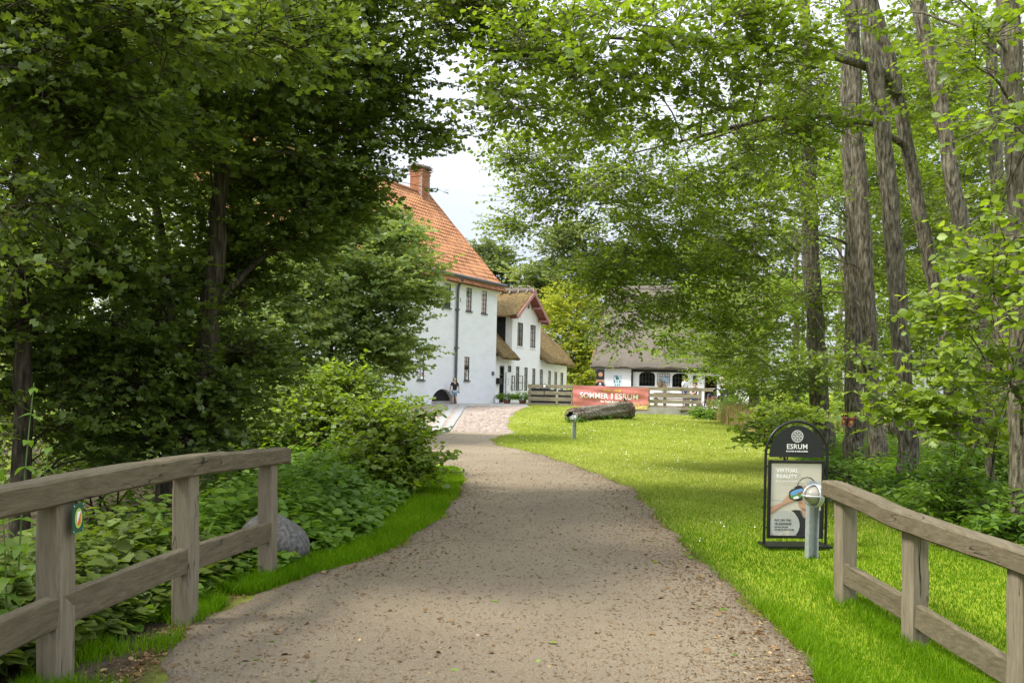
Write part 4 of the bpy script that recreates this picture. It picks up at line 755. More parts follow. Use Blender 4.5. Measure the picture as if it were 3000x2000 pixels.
# ---------------------------------------------------------------- terrace, far fence, banner
DZ = .45; DY = 47.0
MB().hexa([Vector(p) for p in ((.9,DY-.25,-.3),(12,DY-.25,-.3),(16,58,-.3),(4,58,-.3),(.9,DY-.25,DZ+.02),(12,DY-.25,DZ+.02),(16,58,DZ+.02),(4,58,DZ+.02))]).build('terrace', 'concrete', None, kind='structure')
def farfence():
    root = thing('terrace_fence', (.95,DY,DZ), 'pale grey slatted timber fence along the terrace edge', 'fence')
    xw = lambda px: ray(px, 1160)[0]*DY
    ends = [xw(p) for p in (1552,1680,1899,1948,2016,2051)]; rn = random.Random(4)
    for i, x in enumerate(ends): MB().beam((x,DY,DZ-.2), (x,DY,DZ+1.03), .14, .14, up=(0,1,0), wob=.004, seg=3, rnd=rn).build('post', 'timber_far', root)
    for z, t, h in ((.98,.16,.17),(.64,.05,.19),(.34,.05,.19),(.08,.05,.09)):
        for x0, x1 in ((xw(1546), xw(1680)), (xw(1680)+.004, xw(1900)), (xw(1900)+.004, xw(2088) if z > .9 else xw(2053))):
            MB().beam((x0,DY-.10 if z < .9 else DY,DZ+z), (x1,DY-.10 if z < .9 else DY,DZ+z), t, h, seg=6, wob=.008, rnd=rn).build('rail' if z < .9 else 'top_rail', 'timber_far', root)
    MB().box((xw(1992),DY-.12,DZ+1.02), (.14,.14,.12)).build('rail_joint', 'timber_far', root)
    # small round sign
    c = Vector((xw(1594),DY-.14,DZ+1.0)); s_ = thing('round_sign', c, 'small round black and white sign on the terrace fence', 'sign')
    MB().prism([c+Vector((.11*math.cos(t),0,.11*math.sin(t))) for t in np.linspace(0, 6.283, 20)[:-1]], (0,.02,0)).build('disc', 'black_matt', s_)
    MB().poly([c+Vector((.075*math.cos(t),-.003,.075*math.sin(t))) for t in np.linspace(0, 6.283, 20)[:-1]]).build('symbol', 'ink_white', s_)
    MB().beam(c+Vector((0,.01,-.11)), c+Vector((0,.01,-.5)), .03, .03, up=(0,1,0)).build('stake', 'black_matt', s_)
    # steps at the right end
    st = thing('timber_step', (xw(2045),DY-.6,.1), 'short timber step in front of the terrace fence', 'step')
    MB().box((xw(2045),DY-.45,DZ-.02), (2.0,.5,.10)).build('tread', 'timber_far', st)
    for dx in (-.7,.55): MB().box((xw(2045)+dx,DY-.45,.18), (.3,.34,.30)).build('support', 'concrete', st)
    # banner
    x0, x1, z1, z0 = xw(1677), xw(1897), DZ+1.04, DZ-.08; bn = thing('banner', ((x0+x1)/2,DY-.25,z0), 'red cloth banner with white summer lettering on the terrace fence', 'banner')
    na, nb = 72, 24
    def P(i, j, o=0):
        a, b = i/na, j/nb; d = .035*math.sin(6*a+5*b+1)*math.sin(b*3.1)+.022*math.sin(13*a-7*b)*(.3+b*(1-b)*2.4)+.012*math.sin(17*b+7*a)
        sag = -.05*(1-abs(2*((a*3) % 1)-1))*(b > .5)*(b-.5)*2*.5
        return Vector((x0+(x1-x0)*a, DY-.27+d-o, z0+(z1-z0)*b+sag-.02*a*3+.035))
    MB().grid([[P(i, j) for j in range(nb+1)] for i in range(na+1)]).build('cloth', 'banner_red', bn)
    def put(s_, x, z, size, mat, bold, wfr=None):
        o = text(bn, s_, size, Matrix.Identity(4), mat, bold=bold, ext=0); me = o.data
        if wfr:
            cx = [v.co.x for v in me.vertices]; k_ = wfr*(x1-x0)/(max(cx)-min(cx)); m_ = (max(cx)+min(cx))/2
            for v in me.vertices: v.co.x = (v.co.x-m_)*k_
        for v in me.vertices:
            a, b = (x+v.co.x-x0)/(x1-x0), (z+v.co.y-z0)/(z1-z0); q = P(a*na, b*nb, .05); v.co = q
    wd = x1-x0
    put('SOMMER', x0+wd*.282, z0+.50, .40, 'ink_white', .004, .375); put('I', x0+wd*.516, z0+.50, .40, 'ink_white', .004, .017); put('ESRUM', x0+wd*.713, z0+.50, .40, 'ink_white', .004, .30); put('29.06 - 09.08', x0+wd*.52, z0+.865, .17, 'ink_yellow', .003); put('for hele familien', x0+wd*.51, z0+.295, .17, 'ink_white', .006); put('www.esrum.dk', x0+wd*.89, z0+.90, .085, 'ink_yellow', 0)
    rn = random.Random(3); m = MB()
    for k in range(44):
        a = 1-.30*rn.random()**1.3; h = rn.uniform(.12,.45)*(.4+(a-.55)); w_ = .0025
        m.poly([P((a-w_)*na, .02*nb, .008), P((a+w_)*na, .02*nb, .008), P((a+w_*1.6+.004)*na, h*nb, .008), P((a+.006)*na, (h+.07)*nb, .008), P((a-w_*.6+.003)*na, h*nb, .008)])
    m.poly([P(.80*na,.02*nb,.006), P(.985*na,.02*nb,.006), P(.985*na,.20*nb,.006), P(.90*na,.14*nb,.006)]); m.build('printed_grass', 'straw_print', bn)
farfence()
# things on the terrace
c = at(1757,1180,53); c.z = DZ; t = thing('info_pillar', c, 'tall black and copper sign pillar beside the cottage', 'sign')
for nm, z0, z1, mt in (('lower_panel',0,1.15,'black_matt'),('copper_panel',1.155,1.42,'copper'),('upper_panel',1.425,2.02,'black_matt'),('cap',2.025,2.06,'grey_metal')): MB().box(c+Vector((0,0,(z0+z1)/2)), (.46,.20,z1-z0)).build(nm, mt, t)
MB().poly([c+Vector((.13*math.cos(a),-.104,1.72+.13*math.sin(a))) for a in np.linspace(0, 6.283, 24)[:-1]]).build('copper_emblem', 'copper', t)
c = at(1757,1180,50); c.z = DZ+.02; sign(c, .66, 1.30, R(2), 'small black arch topped stand behind the terrace fence', full=False, sc=1.0)
def bench(c, wd, label, grp=None, mat='wood_brown'):
    t = thing('garden_table', c, label, 'table', grp)
    for k in range(4): MB().box(c+Vector((0,-.27+k*.18,.72)), (wd,.16,.04)).build('slat', mat, t)
    for sx in (-1, 1):
        for sy in (-1, 1): MB().beam(c+Vector((sx*(wd/2-.1),sy*.36,0)), c+Vector((sx*(wd/2-.1),sy*.12,.70)), .08,.06, up=(0,1,0)).build('leg', mat, t)
        MB().box(c+Vector((0,sx*.62,.43)), (wd,.22,.045)).build('seat', mat, t)
    for sx in (-1, 1): MB().box(c+Vector((sx*(wd/2-.1),0,.38)), (.06,1.3,.08)).build('seat_beam', mat, t)
bench(Vector((at(1968,1150,50.2).x,50.2,DZ+.02)), 1.9, 'brown timber picnic table behind the terrace fence beside the seated man')
def crate(px, d, wd, ht, label):
    c = at(px,1160,d); c.z = DZ+.02; t = thing('planter_box', c, label, 'planter', 'dark planters behind the terrace fence')
    for k in range(3):
        for sy in (-1, 1): MB().box(c+Vector((0,sy*.22,ht*(k+.5)/3)), (wd,.03,ht/3-.03)).build('board', 'black_boards', t)
    for sx in (-1, 1): MB().box(c+Vector((sx*(wd/2+.02),0,ht/2)), (.04,.5,ht)).build('end_board', 'black_boards', t)
    MB().box(c+Vector((0,0,ht-.06)), (wd-.02,.40,.03)).build('soil', 'rust', t)
crate(1580,49,.85,.86,'dark timber planter just behind the left end of terrace fence'); crate(1612,49.4,.5,.8,'narrow dark planter second from the terrace fence end'); crate(1654,49.2,.60,.8,'dark planter close to the left edge of red banner')
c = at(1578,1136,49.0); m = MB(); m.tube([c+Vector((-.22,0,-.12)), c+Vector((-.15,0,.02)), c+Vector((0,0,.07)), c+Vector((.15,0,.02)), c+Vector((.22,0,-.12))], .018, 6); m.build('wire_hoop', 'black_matt', None, label='black hoop rising from the planter by the fence end', cat='hoop')
# pushchair, hanging cloth
def pram():
    c = at(2092,1170,48.6); c.z = DZ+.02; t = thing('pushchair', c, 'dark pushchair with grey hood at the right end of terrace fence', 'pushchair'); V_ = lambda x, y, z: c+Vector((x, y, z))
    for x in (-.42,.40):
        for y in (-.25,.25): MB().tube([V_(x+.16*math.cos(a),y,.17+.16*math.sin(a)) for a in np.linspace(0, 6.283, 17)], .025, 6).build('wheel', 'black_matt', t)
    for y in (-.25,.25): MB().tube([V_(-.42,y,.17), V_(.05,y,.55), V_(.45,y,1.0), V_(.62,y,1.02)], .016, 6).build('frame', 'galvanised', t); MB().tube([V_(.40,y,.17), V_(.05,y,.55), V_(-.2,y,.62)], .016, 6).build('frame', 'galvanised', t)
    rows = [[V_(-.32+.62*i/6,-.24+.48*j/6,.45+.28*abs(j/3-1)**2+.06*math.sin(i)) for j in range(7)] for i in range(7)]; MB().grid(rows).build('seat_tub', 'cloth_dark', t)
    rows = [[V_(.08+.30*math.cos(a)*1.0,-.25+.5*j/6,.72+.30*math.sin(a)) for j in range(7)] for a in np.linspace(.2, 2.6, 9)]; MB().grid(rows).build('hood', 'cloth_dark', t)
    rows = [[V_(.06+.31*math.cos(a)*1.0,-.26+.52*j/6,.735+.31*math.sin(a)) for j in range(7)] for a in np.linspace(1.1, 2.0, 5)]; MB().grid(rows).build('hood_trim', 'denim_light', t)
    rows = [[V_(-.45+.5*i/6,-.30-.03*math.sin(i*2),.62-.55*j/6-.08*math.sin(i*.9)) for j in range(7)] for i in range(7)]; MB().grid(rows).build('hanging_blanket', 'brown_cloth', t)
pram()
c = at(2127,1125,51); rows = []
for j in range(13):
    b = j/12; r = .42*math.sin(min(1, b*1.25+.25)*math.pi)**.6*(1-.35*b) if j < 12 else .05
    rows.append([c+Vector((r*math.cos(a)*(1+.08*math.sin(5*a)), .25*r*math.sin(a), .40-1.05*b)) for a in np.linspace(0, 6.2832, 17)])
MB().grid(rows).build('folded_parasol', 'cream_cloth', None, label='folded cream parasol cloth before the dark cottage door', cat='parasol')
bpy.data.objects['folded_parasol']
m = MB(); m.tube([(c.x,c.y+.02,DZ), (c.x,c.y+.02,c.z-.5)], .03, 8); m.build('pole', 'wood_brown', bpy.data.objects['folded_parasol'])
# ---------------------------------------------------------------- butterfly ornament
def butterfly():
    c = at(2482,1228,15.0); X = Vector((1,0,-.08)).normalized(); Z = Vector((.08,-.12,1)).normalized(); N = X.cross(Z); N = N if N.y < 0 else -N
    t = thing('butterfly_ornament', c, 'orange and black tortoiseshell butterfly ornament on a tree trunk', 'ornament'); s_ = .0056
    q = lambda x, y, o=0: c+X*(x*s_)+Z*(y*s_)+N*(o+abs(x)*s_*.25)
    def part(nm, mt, pts, o, par=t, th=.004):
        for sg in (-1, 1): MB().prism([q(sg*x, y, o) for x, y in pts], N*th).build(nm, mt, par)
    part('fore_wing', 'wing_red', [(2,8),(10,20),(20,25),(25,21),(22,8),(17,-2),(8,-2),(2,2)], 0); part('hind_wing', 'wing_orange', [(2,1),(10,-2),(17,-3),(18,-12),(14,-21),(8,-22),(3,-15)], -.003)
    part('wing_edge', 'black_matt', [(20,25),(25,21),(22,8),(17,-2),(19,8),(22,20)], .005, th=.002); part('wing_edge', 'wing_blue', [(17,-3),(18,-12),(14,-21),(8,-22),(3,-15),(8,-19),(13,-18),(15.5,-11)], .004, th=.002)
    for k, x in enumerate((6,11.5,17)): part('wing_bar', 'black_matt' , [(x,11+k*3),(x+3,14+k*3.4),(x+5,10+k*2),(x+2.5,6+k*2)], .0055, th=.001); part('wing_patch', 'wing_cream', [(x+3.4,14+k*3.2),(x+5.2,16+k*3),(x+6.6,10+k*2),(x+4.8,8+k*2)], .006, th=.001)
    part('wing_patch', 'wing_cream', [(9,-4),(13,-3),(14,-7),(10,-11),(8,-9)], .005, th=.001)
    MB().tube([q(0,12,.02), q(0,4,.022), q(0,-10,.02), q(0,-19,.014)], [.008,.016,.018,.006], 8).build('body', 'black_matt', t)
    part('antenna', 'black_matt', [(0.3,12),(4,20),(4.6,20),(1,11)], .02, th=.002)
    MB().tube([q(20,2,-.01), q(38,5,.0), q(54,6,.03)], .004, 5).build('wire', 'black_matt', t)
butterfly()
# ---------------------------------------------------------------- people
def skinmesh(joints, edges, sub=2):
    me = bpy.data.meshes.new('s'); names = list(joints); me.from_pydata([joints[k][0] for k in names], [(names.index(a), names.index(b)) for a, b in edges], [])
    o = bpy.data.objects.new('s', me); C.objects.link(o); sk = o.modifiers.new('k', 'SKIN'); sk.use_smooth_shade = True; sb = o.modifiers.new('b', 'SUBSURF'); sb.levels = sub
    for i, k in enumerate(names): r = joints[k][1]; me.skin_vertices[0].data[i].radius = r if isinstance(r, tuple) else (r, r)
    me.skin_vertices[0].data[0].use_root = True
    dg = bpy.context.evaluated_depsgraph_get(); res = bpy.data.meshes.new_from_object(o.evaluated_get(dg)); bpy.data.objects.remove(o); return res
def person(loc, yaw, H, J, label, top, bottom, hair, shoes, hair_r=1.0, sleeves=('elL','elR'), bare_leg=True, extra=None):
    root = thing('person', loc, label, 'person'); Mx = Matrix.Translation(loc) @ Matrix.Rotation(yaw, 4, 'Z') @ Matrix.Scale(H, 4)
    E = [('pel','wai'),('wai','che'),('che','nek'),('nek','hea'),('hea','cro')]
    for s_ in 'LR': E += [('che','sh'+s_),('sh'+s_,'el'+s_),('el'+s_,'wr'+s_),('wr'+s_,'ha'+s_),('pel','hi'+s_),('hi'+s_,'kn'+s_),('kn'+s_,'an'+s_),('an'+s_,'to'+s_)]
    rad = dict(pel=(.075,.055),wai=(.066,.048),che=(.080,.056),nek=.032,hea=(.046,.056),cro=(.036,.042),sh=.036,el=.024,wr=.017,ha=(.020,.012),hi=.056,kn=.033,an=.021,to=(.022,.014))
    JJ = {k: (Vector(v), rad.get(k, rad.get(k[:2]))) for k, v in J.items()}
    me = skinmesh(JJ, E); me.transform(Mx); body = link('body', me, 'skin', root)
    def cloth(nm, mat, keys, edges, grow, ends={}):
        jj = {k: (JJ[k][0] if k not in ends else ends[k], tuple(g+grow for g in (JJ[k][1] if isinstance(JJ[k][1], tuple) else (JJ[k][1],)*2))) for k in keys}
        me = skinmesh(jj, edges); me.transform(Mx); return link(nm, me, mat, root)
    lerp = lambda a, b, t: JJ[a][0].lerp(JJ[b][0], t)
    cloth('shirt', top, ['wai','che','pel','shL','shR','elL','elR'], [('wai','che'),('wai','pel'),('che','shL'),('che','shR'),('shL','elL'),('shR','elR')], .013, {'elL': lerp('shL','elL',.75), 'elR': lerp('shR','elR',.75), 'pel': lerp('pel','wai',-.05)})
    kl = .9 if bare_leg else 1.0
    ks = ['pel','hiL','knL','hiR','knR']; ed = [('pel','hiL'),('hiL','knL'),('pel','hiR'),('hiR','knR')]
    if not bare_leg: ks += ['anL','anR']; ed += [('knL','anL'),('knR','anR')]
    cloth('shorts' if bare_leg else 'trousers', bottom, ks, ed, .012, {'knL': lerp('hiL','knL',kl), 'knR': lerp('hiR','knR',kl)} if bare_leg else {})
    hc, T = JJ['hea'][0], Mx.to_3x3(); hd = (JJ['cro'][0]-hc).normalized()
    m = MB(); n, k = 16, 8; rows = []
    for i in range(k):
        th = i/(k-1)*1.9
        rows.append([hc+Vector((0,.0,.022))+Vector((.053*hair_r*math.sin(th)*math.cos(a), .014+.064*hair_r*math.sin(th)*math.sin(a), .064*math.cos(th)+(.045*max(0,-math.sin(a)) if th > 1.1 else 0))) for a in np.linspace(0, 6.2832, n+1)])
    m.grid([[Mx @ p for p in r] for r in rows]); m.build('hair', hair, root)
    for s_ in (-1, 1):
        MB().ell(Mx @ (hc+Vector((s_*.052,0,.004))), (.008*H,.014*H,.018*H), 8, 6).build('ear', 'skin', root)
        MB().ell(Mx @ (hc+Vector((s_*.020,-.050,.010))), (.006*H,.005*H,.005*H), 6, 5).build('eye', 'ink_black', root)
    MB().ell(Mx @ (hc+Vector((0,-.060,-.006))), (.007*H,.010*H,.012*H), 8, 6).build('nose', 'skin', root)
    MB().ell(Mx @ (hc+Vector((0,-.053,-.028))), (.014*H,.004*H,.004*H), 8, 5).build('mouth', 'poster_skin_dark', root)
    for s_ in 'LR':
        w_, h_ = JJ['wr'+s_][0], JJ['ha'+s_][0]; d = (h_-w_).normalized(); sd_ = d.cross(Vector((1,0,0))).normalized()
        for f in range(4):
            o = sd_*((f-1.5)*.0085); p = h_+o; L_ = (.034,.040,.038,.030)[f]; cu = Vector((0,-.010,0))
            m = MB(); m.tube([Mx @ p, Mx @ (p+d*L_*.5), Mx @ (p+d*L_*.9+cu*.8), Mx @ (p+d*L_+cu*1.6)], [.0052*H,.0048*H,.0042*H,.003*H], 6); m.build('finger', 'skin', root)
        p = w_.lerp(h_, .5)+sd_*-.012; m = MB(); m.tube([Mx @ p, Mx @ (p+d*.018-sd_*.014), Mx @ (p+d*.034-sd_*.016)], [.0062*H,.0056*H,.004*H], 6); m.build('thumb', 'skin', root)
        a_, t_ = JJ['an'+s_][0], JJ['to'+s_][0]; dr = (t_-a_); dr.z = 0; dr.normalize()
        c = a_+dr*.028+Vector((0,0,-.026)); m = MB(); m.ell(Mx @ c, (.030*H,.072*H,.016*H), 12, 6, m=(Matrix.Rotation(yaw+math.atan2(dr.x, -dr.y), 3, 'Z'))); m.build('shoe', shoes, root)
    return root, JJ, Mx
# the boy walking away (faces the wall: local -y is forward)
bp = gnd(1331,1181); bp.y = min(bp.y, 45.3); bp = Vector((ray(1331,1181)[0]*45.3, 45.3, float(hgt(ray(1331,1181)[0]*45.3, 45.3))+.02))
J = dict(pel=(0,0,.50),wai=(0,-.005,.60),che=(0,0,.735),nek=(0,0,.835),hea=(0,-.012,.905),cro=(0,-.008,.965),
 shL=(.105,.0,.795),elL=(.155,.02,.65),wrL=(.175,-.015,.53),haL=(.178,-.03,.49), shR=(-.105,0,.795),elR=(-.155,.02,.655),wrR=(-.165,-.03,.53),haR=(-.165,-.05,.49),
 hiL=(.055,0,.48),knL=(.062,-.03,.27),anL=(.062,.01,.055),toL=(.064,-.06,.022), hiR=(-.055,0,.48),knR=(-.062,-.03,.275),anR=(-.066,.13,.10),toR=(-.066,.10,.03))
boy, JJ, Mx = person(bp, R(180+12), 1.30, J, 'boy in black shirt and pale blue shorts walking by the abbey wall', 'shirt_black', 'denim_light', 'hair_blond', 'sandal')
hc = JJ['hea'][0]; t = thing('headphones', Mx @ (hc+Vector((0,0,.06))), 'black headphones worn by the boy at the abbey wall', 'headphones')
for s_ in (-1, 1): MB().ell(Mx @ (hc+Vector((s_*.062,.0,.005))), (.022,.040,.052), 10, 8).build('ear_cup', 'black_matt', t)
MB().tube([Mx @ (hc+Vector((.064*math.cos(a),0,.02+.062*math.sin(a)))) for a in np.linspace(0, math.pi, 13)], .012, 6).build('head_band', 'black_matt', t)
p = Mx @ JJ['haR'][0]; MB().box(p+Vector((0,0,-.045)), (.07,.13,.06), Matrix.Rotation(.4, 3, 'Y')).build('handheld_device', 'black_matt', None, label='small black device in the right hand of the boy', cat='device')
p = Mx @ JJ['haL'][0]; MB().beam(p+Vector((-.03,0,.05)), p+Vector((.16,-.02,-.17)), .022, .022, up=(0,1,0)).build('walking_stick', 'cloth_dark', None, label='short dark stick in the left hand of the boy', cat='stick')
J2 = dict(pel=(0,0,.52),wai=(0,0,.61),che=(0,0,.735),nek=(0,0,.84),hea=(0,-.012,.915),cro=(0,-.008,.97),
 shL=(.098,0,.80),elL=(.135,-.01,.645),wrL=(.09,-.10,.56),haL=(.06,-.13,.545), shR=(-.098,0,.80),elR=(-.14,0,.65),wrR=(-.15,-.05,.52),haR=(-.15,-.065,.475),
 hiL=(.05,0,.50),knL=(.055,-.01,.28),anL=(.055,.01,.045),toL=(.06,-.06,.02), hiR=(-.05,0,.50),knR=(-.055,-.01,.28),anR=(-.055,.01,.045),toR=(-.06,-.06,.02))
wp = at(2006,1160,51.6); wp.z = DZ+.02
person(wp, R(42), 1.66, J2, 'woman in pale shirt and blue jeans standing behind the terrace fence', 'cloth_white', 'denim', 'hair_brown', 'sandal', hair_r=1.08, bare_leg=False)
J3 = dict(J2); zs = -.22
J3 = {k: Vector(v)+Vector((0,0,zs)) for k, v in J2.items()}
for s_, q in (('L',1),('R',-1)): J3['hi'+s_] = Vector((q*.05,-.01,.28)); J3['kn'+s_] = Vector((q*.07,-.25,.285)); J3['an'+s_] = Vector((q*.07,-.24,.045)); J3['to'+s_] = Vector((q*.07,-.31,.02)); J3['el'+s_] = Vector((q*.14,-.05,.44)); J3['wr'+s_] = Vector((q*.06,-.16,.42)); J3['ha'+s_] = Vector((q*.03,-.19,.425))
mp_ = at(2036,1160,50.2); mp_.z = DZ+.02
person(mp_, R(-78), 1.76, J3, 'man in dark shirt sitting at the table behind the fence', 'cloth_dark', 'denim', 'hair_brown', 'sandal', bare_leg=False)
t = thing('wooden_stool', mp_, 'wooden stool under the seated man behind the fence', 'stool'); MB().box(mp_+Vector((0,0,.415)), (.36,.36,.04)).build('seat', 'wood_brown', t)
for sx in (-1, 1):
    for sy in (-1, 1): MB().beam(mp_+Vector((sx*.14,sy*.14,0)), mp_+Vector((sx*.12,sy*.12,.395)), .04,.04, up=(0,1,0)).build('leg', 'wood_brown', t)
# ---------------------------------------------------------------- leaves
LT = {}
def tmpl(name, out, fold=.18, droop=.12):
    # out: half outline from base (0,0) to tip (0,1) as (x, y); mirrored, with a midrib
    V = [(0,0,0)]; n = len(out)
    mid = [(0, y, -droop*y*y) for _, y in out]
    L_ = [(-x, y, fold*x-droop*y*y) for x, y in out]; Rr = [(x, y, fold*x-droop*y*y) for x, y in out]
    V = [(0,0,0)]+mid+L_+Rr+[(0,1,-droop)]; T = []; m = lambda i: 1+i; l = lambda i: 1+n+i; r = lambda i: 1+2*n+i; tip = 1+3*n
    T += [(0,m(0),l(0)),(0,r(0),m(0))]
    for i in range(n-1): T += [(m(i),m(i+1),l(i+1)),(m(i),l(i+1),l(i)),(m(i),r(i+1),m(i+1)),(m(i),r(i),r(i+1))]
    T += [(m(n-1),tip,l(n-1)),(m(n-1),r(n-1),tip)]
    LT[name] = (np.array(V, float), np.array(T, int))
tmpl('round', [(.40,.25),(.50,.62),(.26,.95)]); LT['round'] = LT['round']
LT['hex'] = (np.array([(0,0,0),(-.36,.32,.07),(-.40,.68,.04),(0,1,-.10),(.40,.68,.04),(.36,.32,.07),(0,.5,-.03)], float), np.array([(0,6,1),(1,6,2),(2,6,3),(3,6,4),(4,6,5),(5,6,0)]))
LT['quad'] = (np.array([(0,0,0),(-.38,.5,.08),(0,1,-.08),(.38,.5,.08)], float), np.array([(0,2,1),(0,3,2)]))
LT['lobed'] = (np.array([(0,0,-.02),(-.46,.36,.06),(-.20,.50,0),(-.42,.78,.05),(0,1,-.12),(.42,.78,.05),(.20,.50,0),(.46,.36,.06)], float), np.array([(0,2,1),(0,6,2),(0,7,6),(2,4,3),(2,6,4),(6,5,4)]))
LT['chip'] = (np.array([(0,0,0),(-.13,.5,.05),(0,1,.02),(.13,.5,0)], float), np.array([(0,2,1),(0,3,2)]))
LT['long'] = (np.array([(0,0,0),(-.20,.30,.05),(-.17,.65,.02),(0,1,-.16),(.17,.65,.02),(.20,.30,.05)], float), np.array([(0,2,1),(0,3,2),(0,4,3),(0,5,4)]))
def unit(a): return a/np.maximum(1e-9, np.linalg.norm(a, axis=1))[:, None]
def leaf_cloud(kind, pos, axis, nrm, size, tint):
    TV, TT = LT[kind]; y = unit(axis); z = nrm-y*(nrm*y).sum(1)[:, None]; z = unit(z); x = np.cross(y, z); n, k = len(pos), len(TV)
    V = pos[:, None, :]+size[:, None, None]*(TV[None, :, 0:1]*x[:, None, :]+TV[None, :, 1:2]*y[:, None, :]+TV[None, :, 2:3]*z[:, None, :])
    T = (TT[None]+(np.arange(n)*k)[:, None, None]).reshape(-1, 3); return V.reshape(-1, 3), T, np.repeat(tint, k)
def bez(a, b, c, n): return [a*(1-t)**2+b*(2*t*(1-t))+c*t*t for t in np.linspace(0, 1, n)]
TRI = [0]
def tree(name, label, stems, blobs, leaf, mat, lsize, seed, bark='bark_alder', spc=16, lps=9, sprig=.32, flat_=.45, droop=.25, cat='tree', group=None, cr=.55, twigs=True, top_t=.0, up=.75, limbs=True, trunk_n=14):
    """stems: polylines of (pos, r); blobs: (centre, radii, clumps)"""
    r = np.random.default_rng(seed); rn = random.Random(seed)
    base = Vector(stems[0][0][0]); root = thing(name, base, label, cat, group)
    sp = []
    for st in stems:
        P = [Vector(p) for p, _ in st]; Q = [P[0]]; Rr = [st[0][1]]
        for i in range(len(P)-1):
            for k in range(1, 5):
                t = k/4; q = P[i].lerp(P[i+1], t); j = st[i][1]*.18; Q.append(q+Vector((rn.uniform(-j, j), rn.uniform(-j, j), 0))); Rr.append(st[i][1]*(1-t)+st[i+1][1]*t)
        MB().tube(Q, Rr, trunk_n if st[0][1] > .05 else 6, wob=.07, rnd=rn).build('trunk' if st is stems[0] else 'stem', bark, root)
        sp += [(q, a) for q, a in zip(Q, Rr)]
    SP = np.array([p for p, _ in sp]); SR = np.array([a for _, a in sp])
    CL = []
    for c, rad, n in blobs:
        c = np.array(c); d = r.normal(size=(n, 3)); d /= np.linalg.norm(d, axis=1)[:, None]; rr = r.random(n)**.45
        CL.append(c+d*rr[:, None]*np.array(rad))
    CL = np.concatenate(CL) if CL else np.zeros((0, 3)); br = MB()
    pos, ax, nm, sz, ti = [], [], [], [], []; tw = MB()
    if len(CL): CL = CL[np.argsort([np.linalg.norm(SP-c, axis=1).min() for c in CL])]
    gh = hgt(CL[:, 0], CL[:, 1]) if len(CL) else None
    for ci, c in enumerate(CL):
        c[2] = max(c[2], gh[ci]+.15)
        dd = np.linalg.norm((SP-c)*np.array([1,1,.8]), axis=1)+np.where(SP[:, 2] > c[2]-.15, 1.2, 0); dd = dd*r.uniform(.8, 1.25, len(dd)); k = int(dd.argmin()); a = Vector(SP[k]); cv = Vector(c)
        ln = (cv-a).length
        if limbs:
            mid = a.lerp(cv, .5)+Vector((0,0,.16*ln)); r0 = min(SR[k]*.62, .007+.009*ln); pts = bez(a, mid, cv, 6)
            pts = [p+Vector((rn.uniform(-1,1), rn.uniform(-1,1), rn.uniform(-1,1)))*.02*ln*(0 < i < 5) for i, p in enumerate(pts)]
            rs = [r0*(1-.15*i)+.003 for i in range(6)]; br.tube(pts, rs, 4, caps=False); SP = np.concatenate([SP, np.array([pts[2], pts[4], pts[5]])]); SR = np.concatenate([SR, [rs[2], rs[4], rs[5]]])
        out = c-np.array(a); out[2] *= .3; out /= max(1e-6, np.linalg.norm(out))
        n = spc; cs = cr*r.uniform(.7, 1.3); off = r.normal(size=(n, 3))*np.array([cs, cs, cs*flat_])*.62
        sdir = unit(off*np.array([1,1,.6])+out*cs*.9+r.normal(size=(n, 3))*.25*cs); sdir[:, 2] -= droop*r.random(n); sdir = unit(sdir); s0 = c+off*.75
        ct = r.normal()*.16
        if twigs:
            for q, d_ in zip(s0, sdir):
                a_ = Vector(q); tw.tube([cv.lerp(a_, .35), a_+Vector(d_)*sprig*.9], [.006,.002], 3, caps=False)
        t = (np.arange(lps)+.5)/lps
        P = s0[:, None, :]+sdir[:, None, :]*(t*sprig)[None, :, None]+r.normal(size=(n, lps, 3))*.012
        side = np.cross(sdir, np.array([0,0,1.])); side = unit(side); sg = np.where(np.arange(lps) % 2, 1., -1.)
        A = sdir[:, None, :]*.55+side[:, None, :]*(sg*.85)[None, :, None]+r.normal(size=(n, lps, 3))*.28; A[..., 2] -= droop*.8*r.random((n, lps))
        N = np.array([0,0,up])+r.normal(size=(n, lps, 3))*.42
        m = n*lps; pos.append(P.reshape(m, 3)); ax.append(A.reshape(m, 3)); nm.append(N.reshape(m, 3)); sz.append(lsize*r.uniform(.6, 1.2, m)); ti.append(np.clip(.42+ct+top_t+r.normal(size=m)*.17, 0, 1))
    if len(CL):
        if limbs: br.build('branches', bark, root, kind='stuff')
        if twigs: tw.build('twigs', bark, root, kind='stuff')
        pos = np.concatenate(pos); ok = pos[:, 2] > hgt(pos[:, 0], pos[:, 1])+.02
        V, T, tt = leaf_cloud(leaf, pos[ok], np.concatenate(ax)[ok], np.concatenate(nm)[ok], np.concatenate(sz)[ok], np.concatenate(ti)[ok]); TRI[0] += len(T)
        tri_mesh('crown', V, T, mat, root, tint=tt, kind='stuff')
    return root
def stem_px(L, d):                        # pixel track of a trunk at one depth: (x, y, width)
    out = []
    for e in L:
        x, y, w_ = e[:3]; dd = e[3] if len(e) > 3 else d; out.append((at(x, y, dd), max(.006, w_*dd/F/2)))
    p = out[0][0]; g = float(hgt(p.x, p.y)); return [(Vector((p.x, p.y, g-.15)), out[0][1]*1.9), (Vector((p.x, p.y, g+.06)), out[0][1]*1.45), (Vector((p.x, p.y, g+.30)), out[0][1]*1.08)]+[e for e in out[1:] if e[0].z > g+.45]
DN = [1.0]
def B(px, py, d, rx, ry, rz, n): return (at(px, py, d), (rx, ry, rz), int(n*DN[0]+.5))
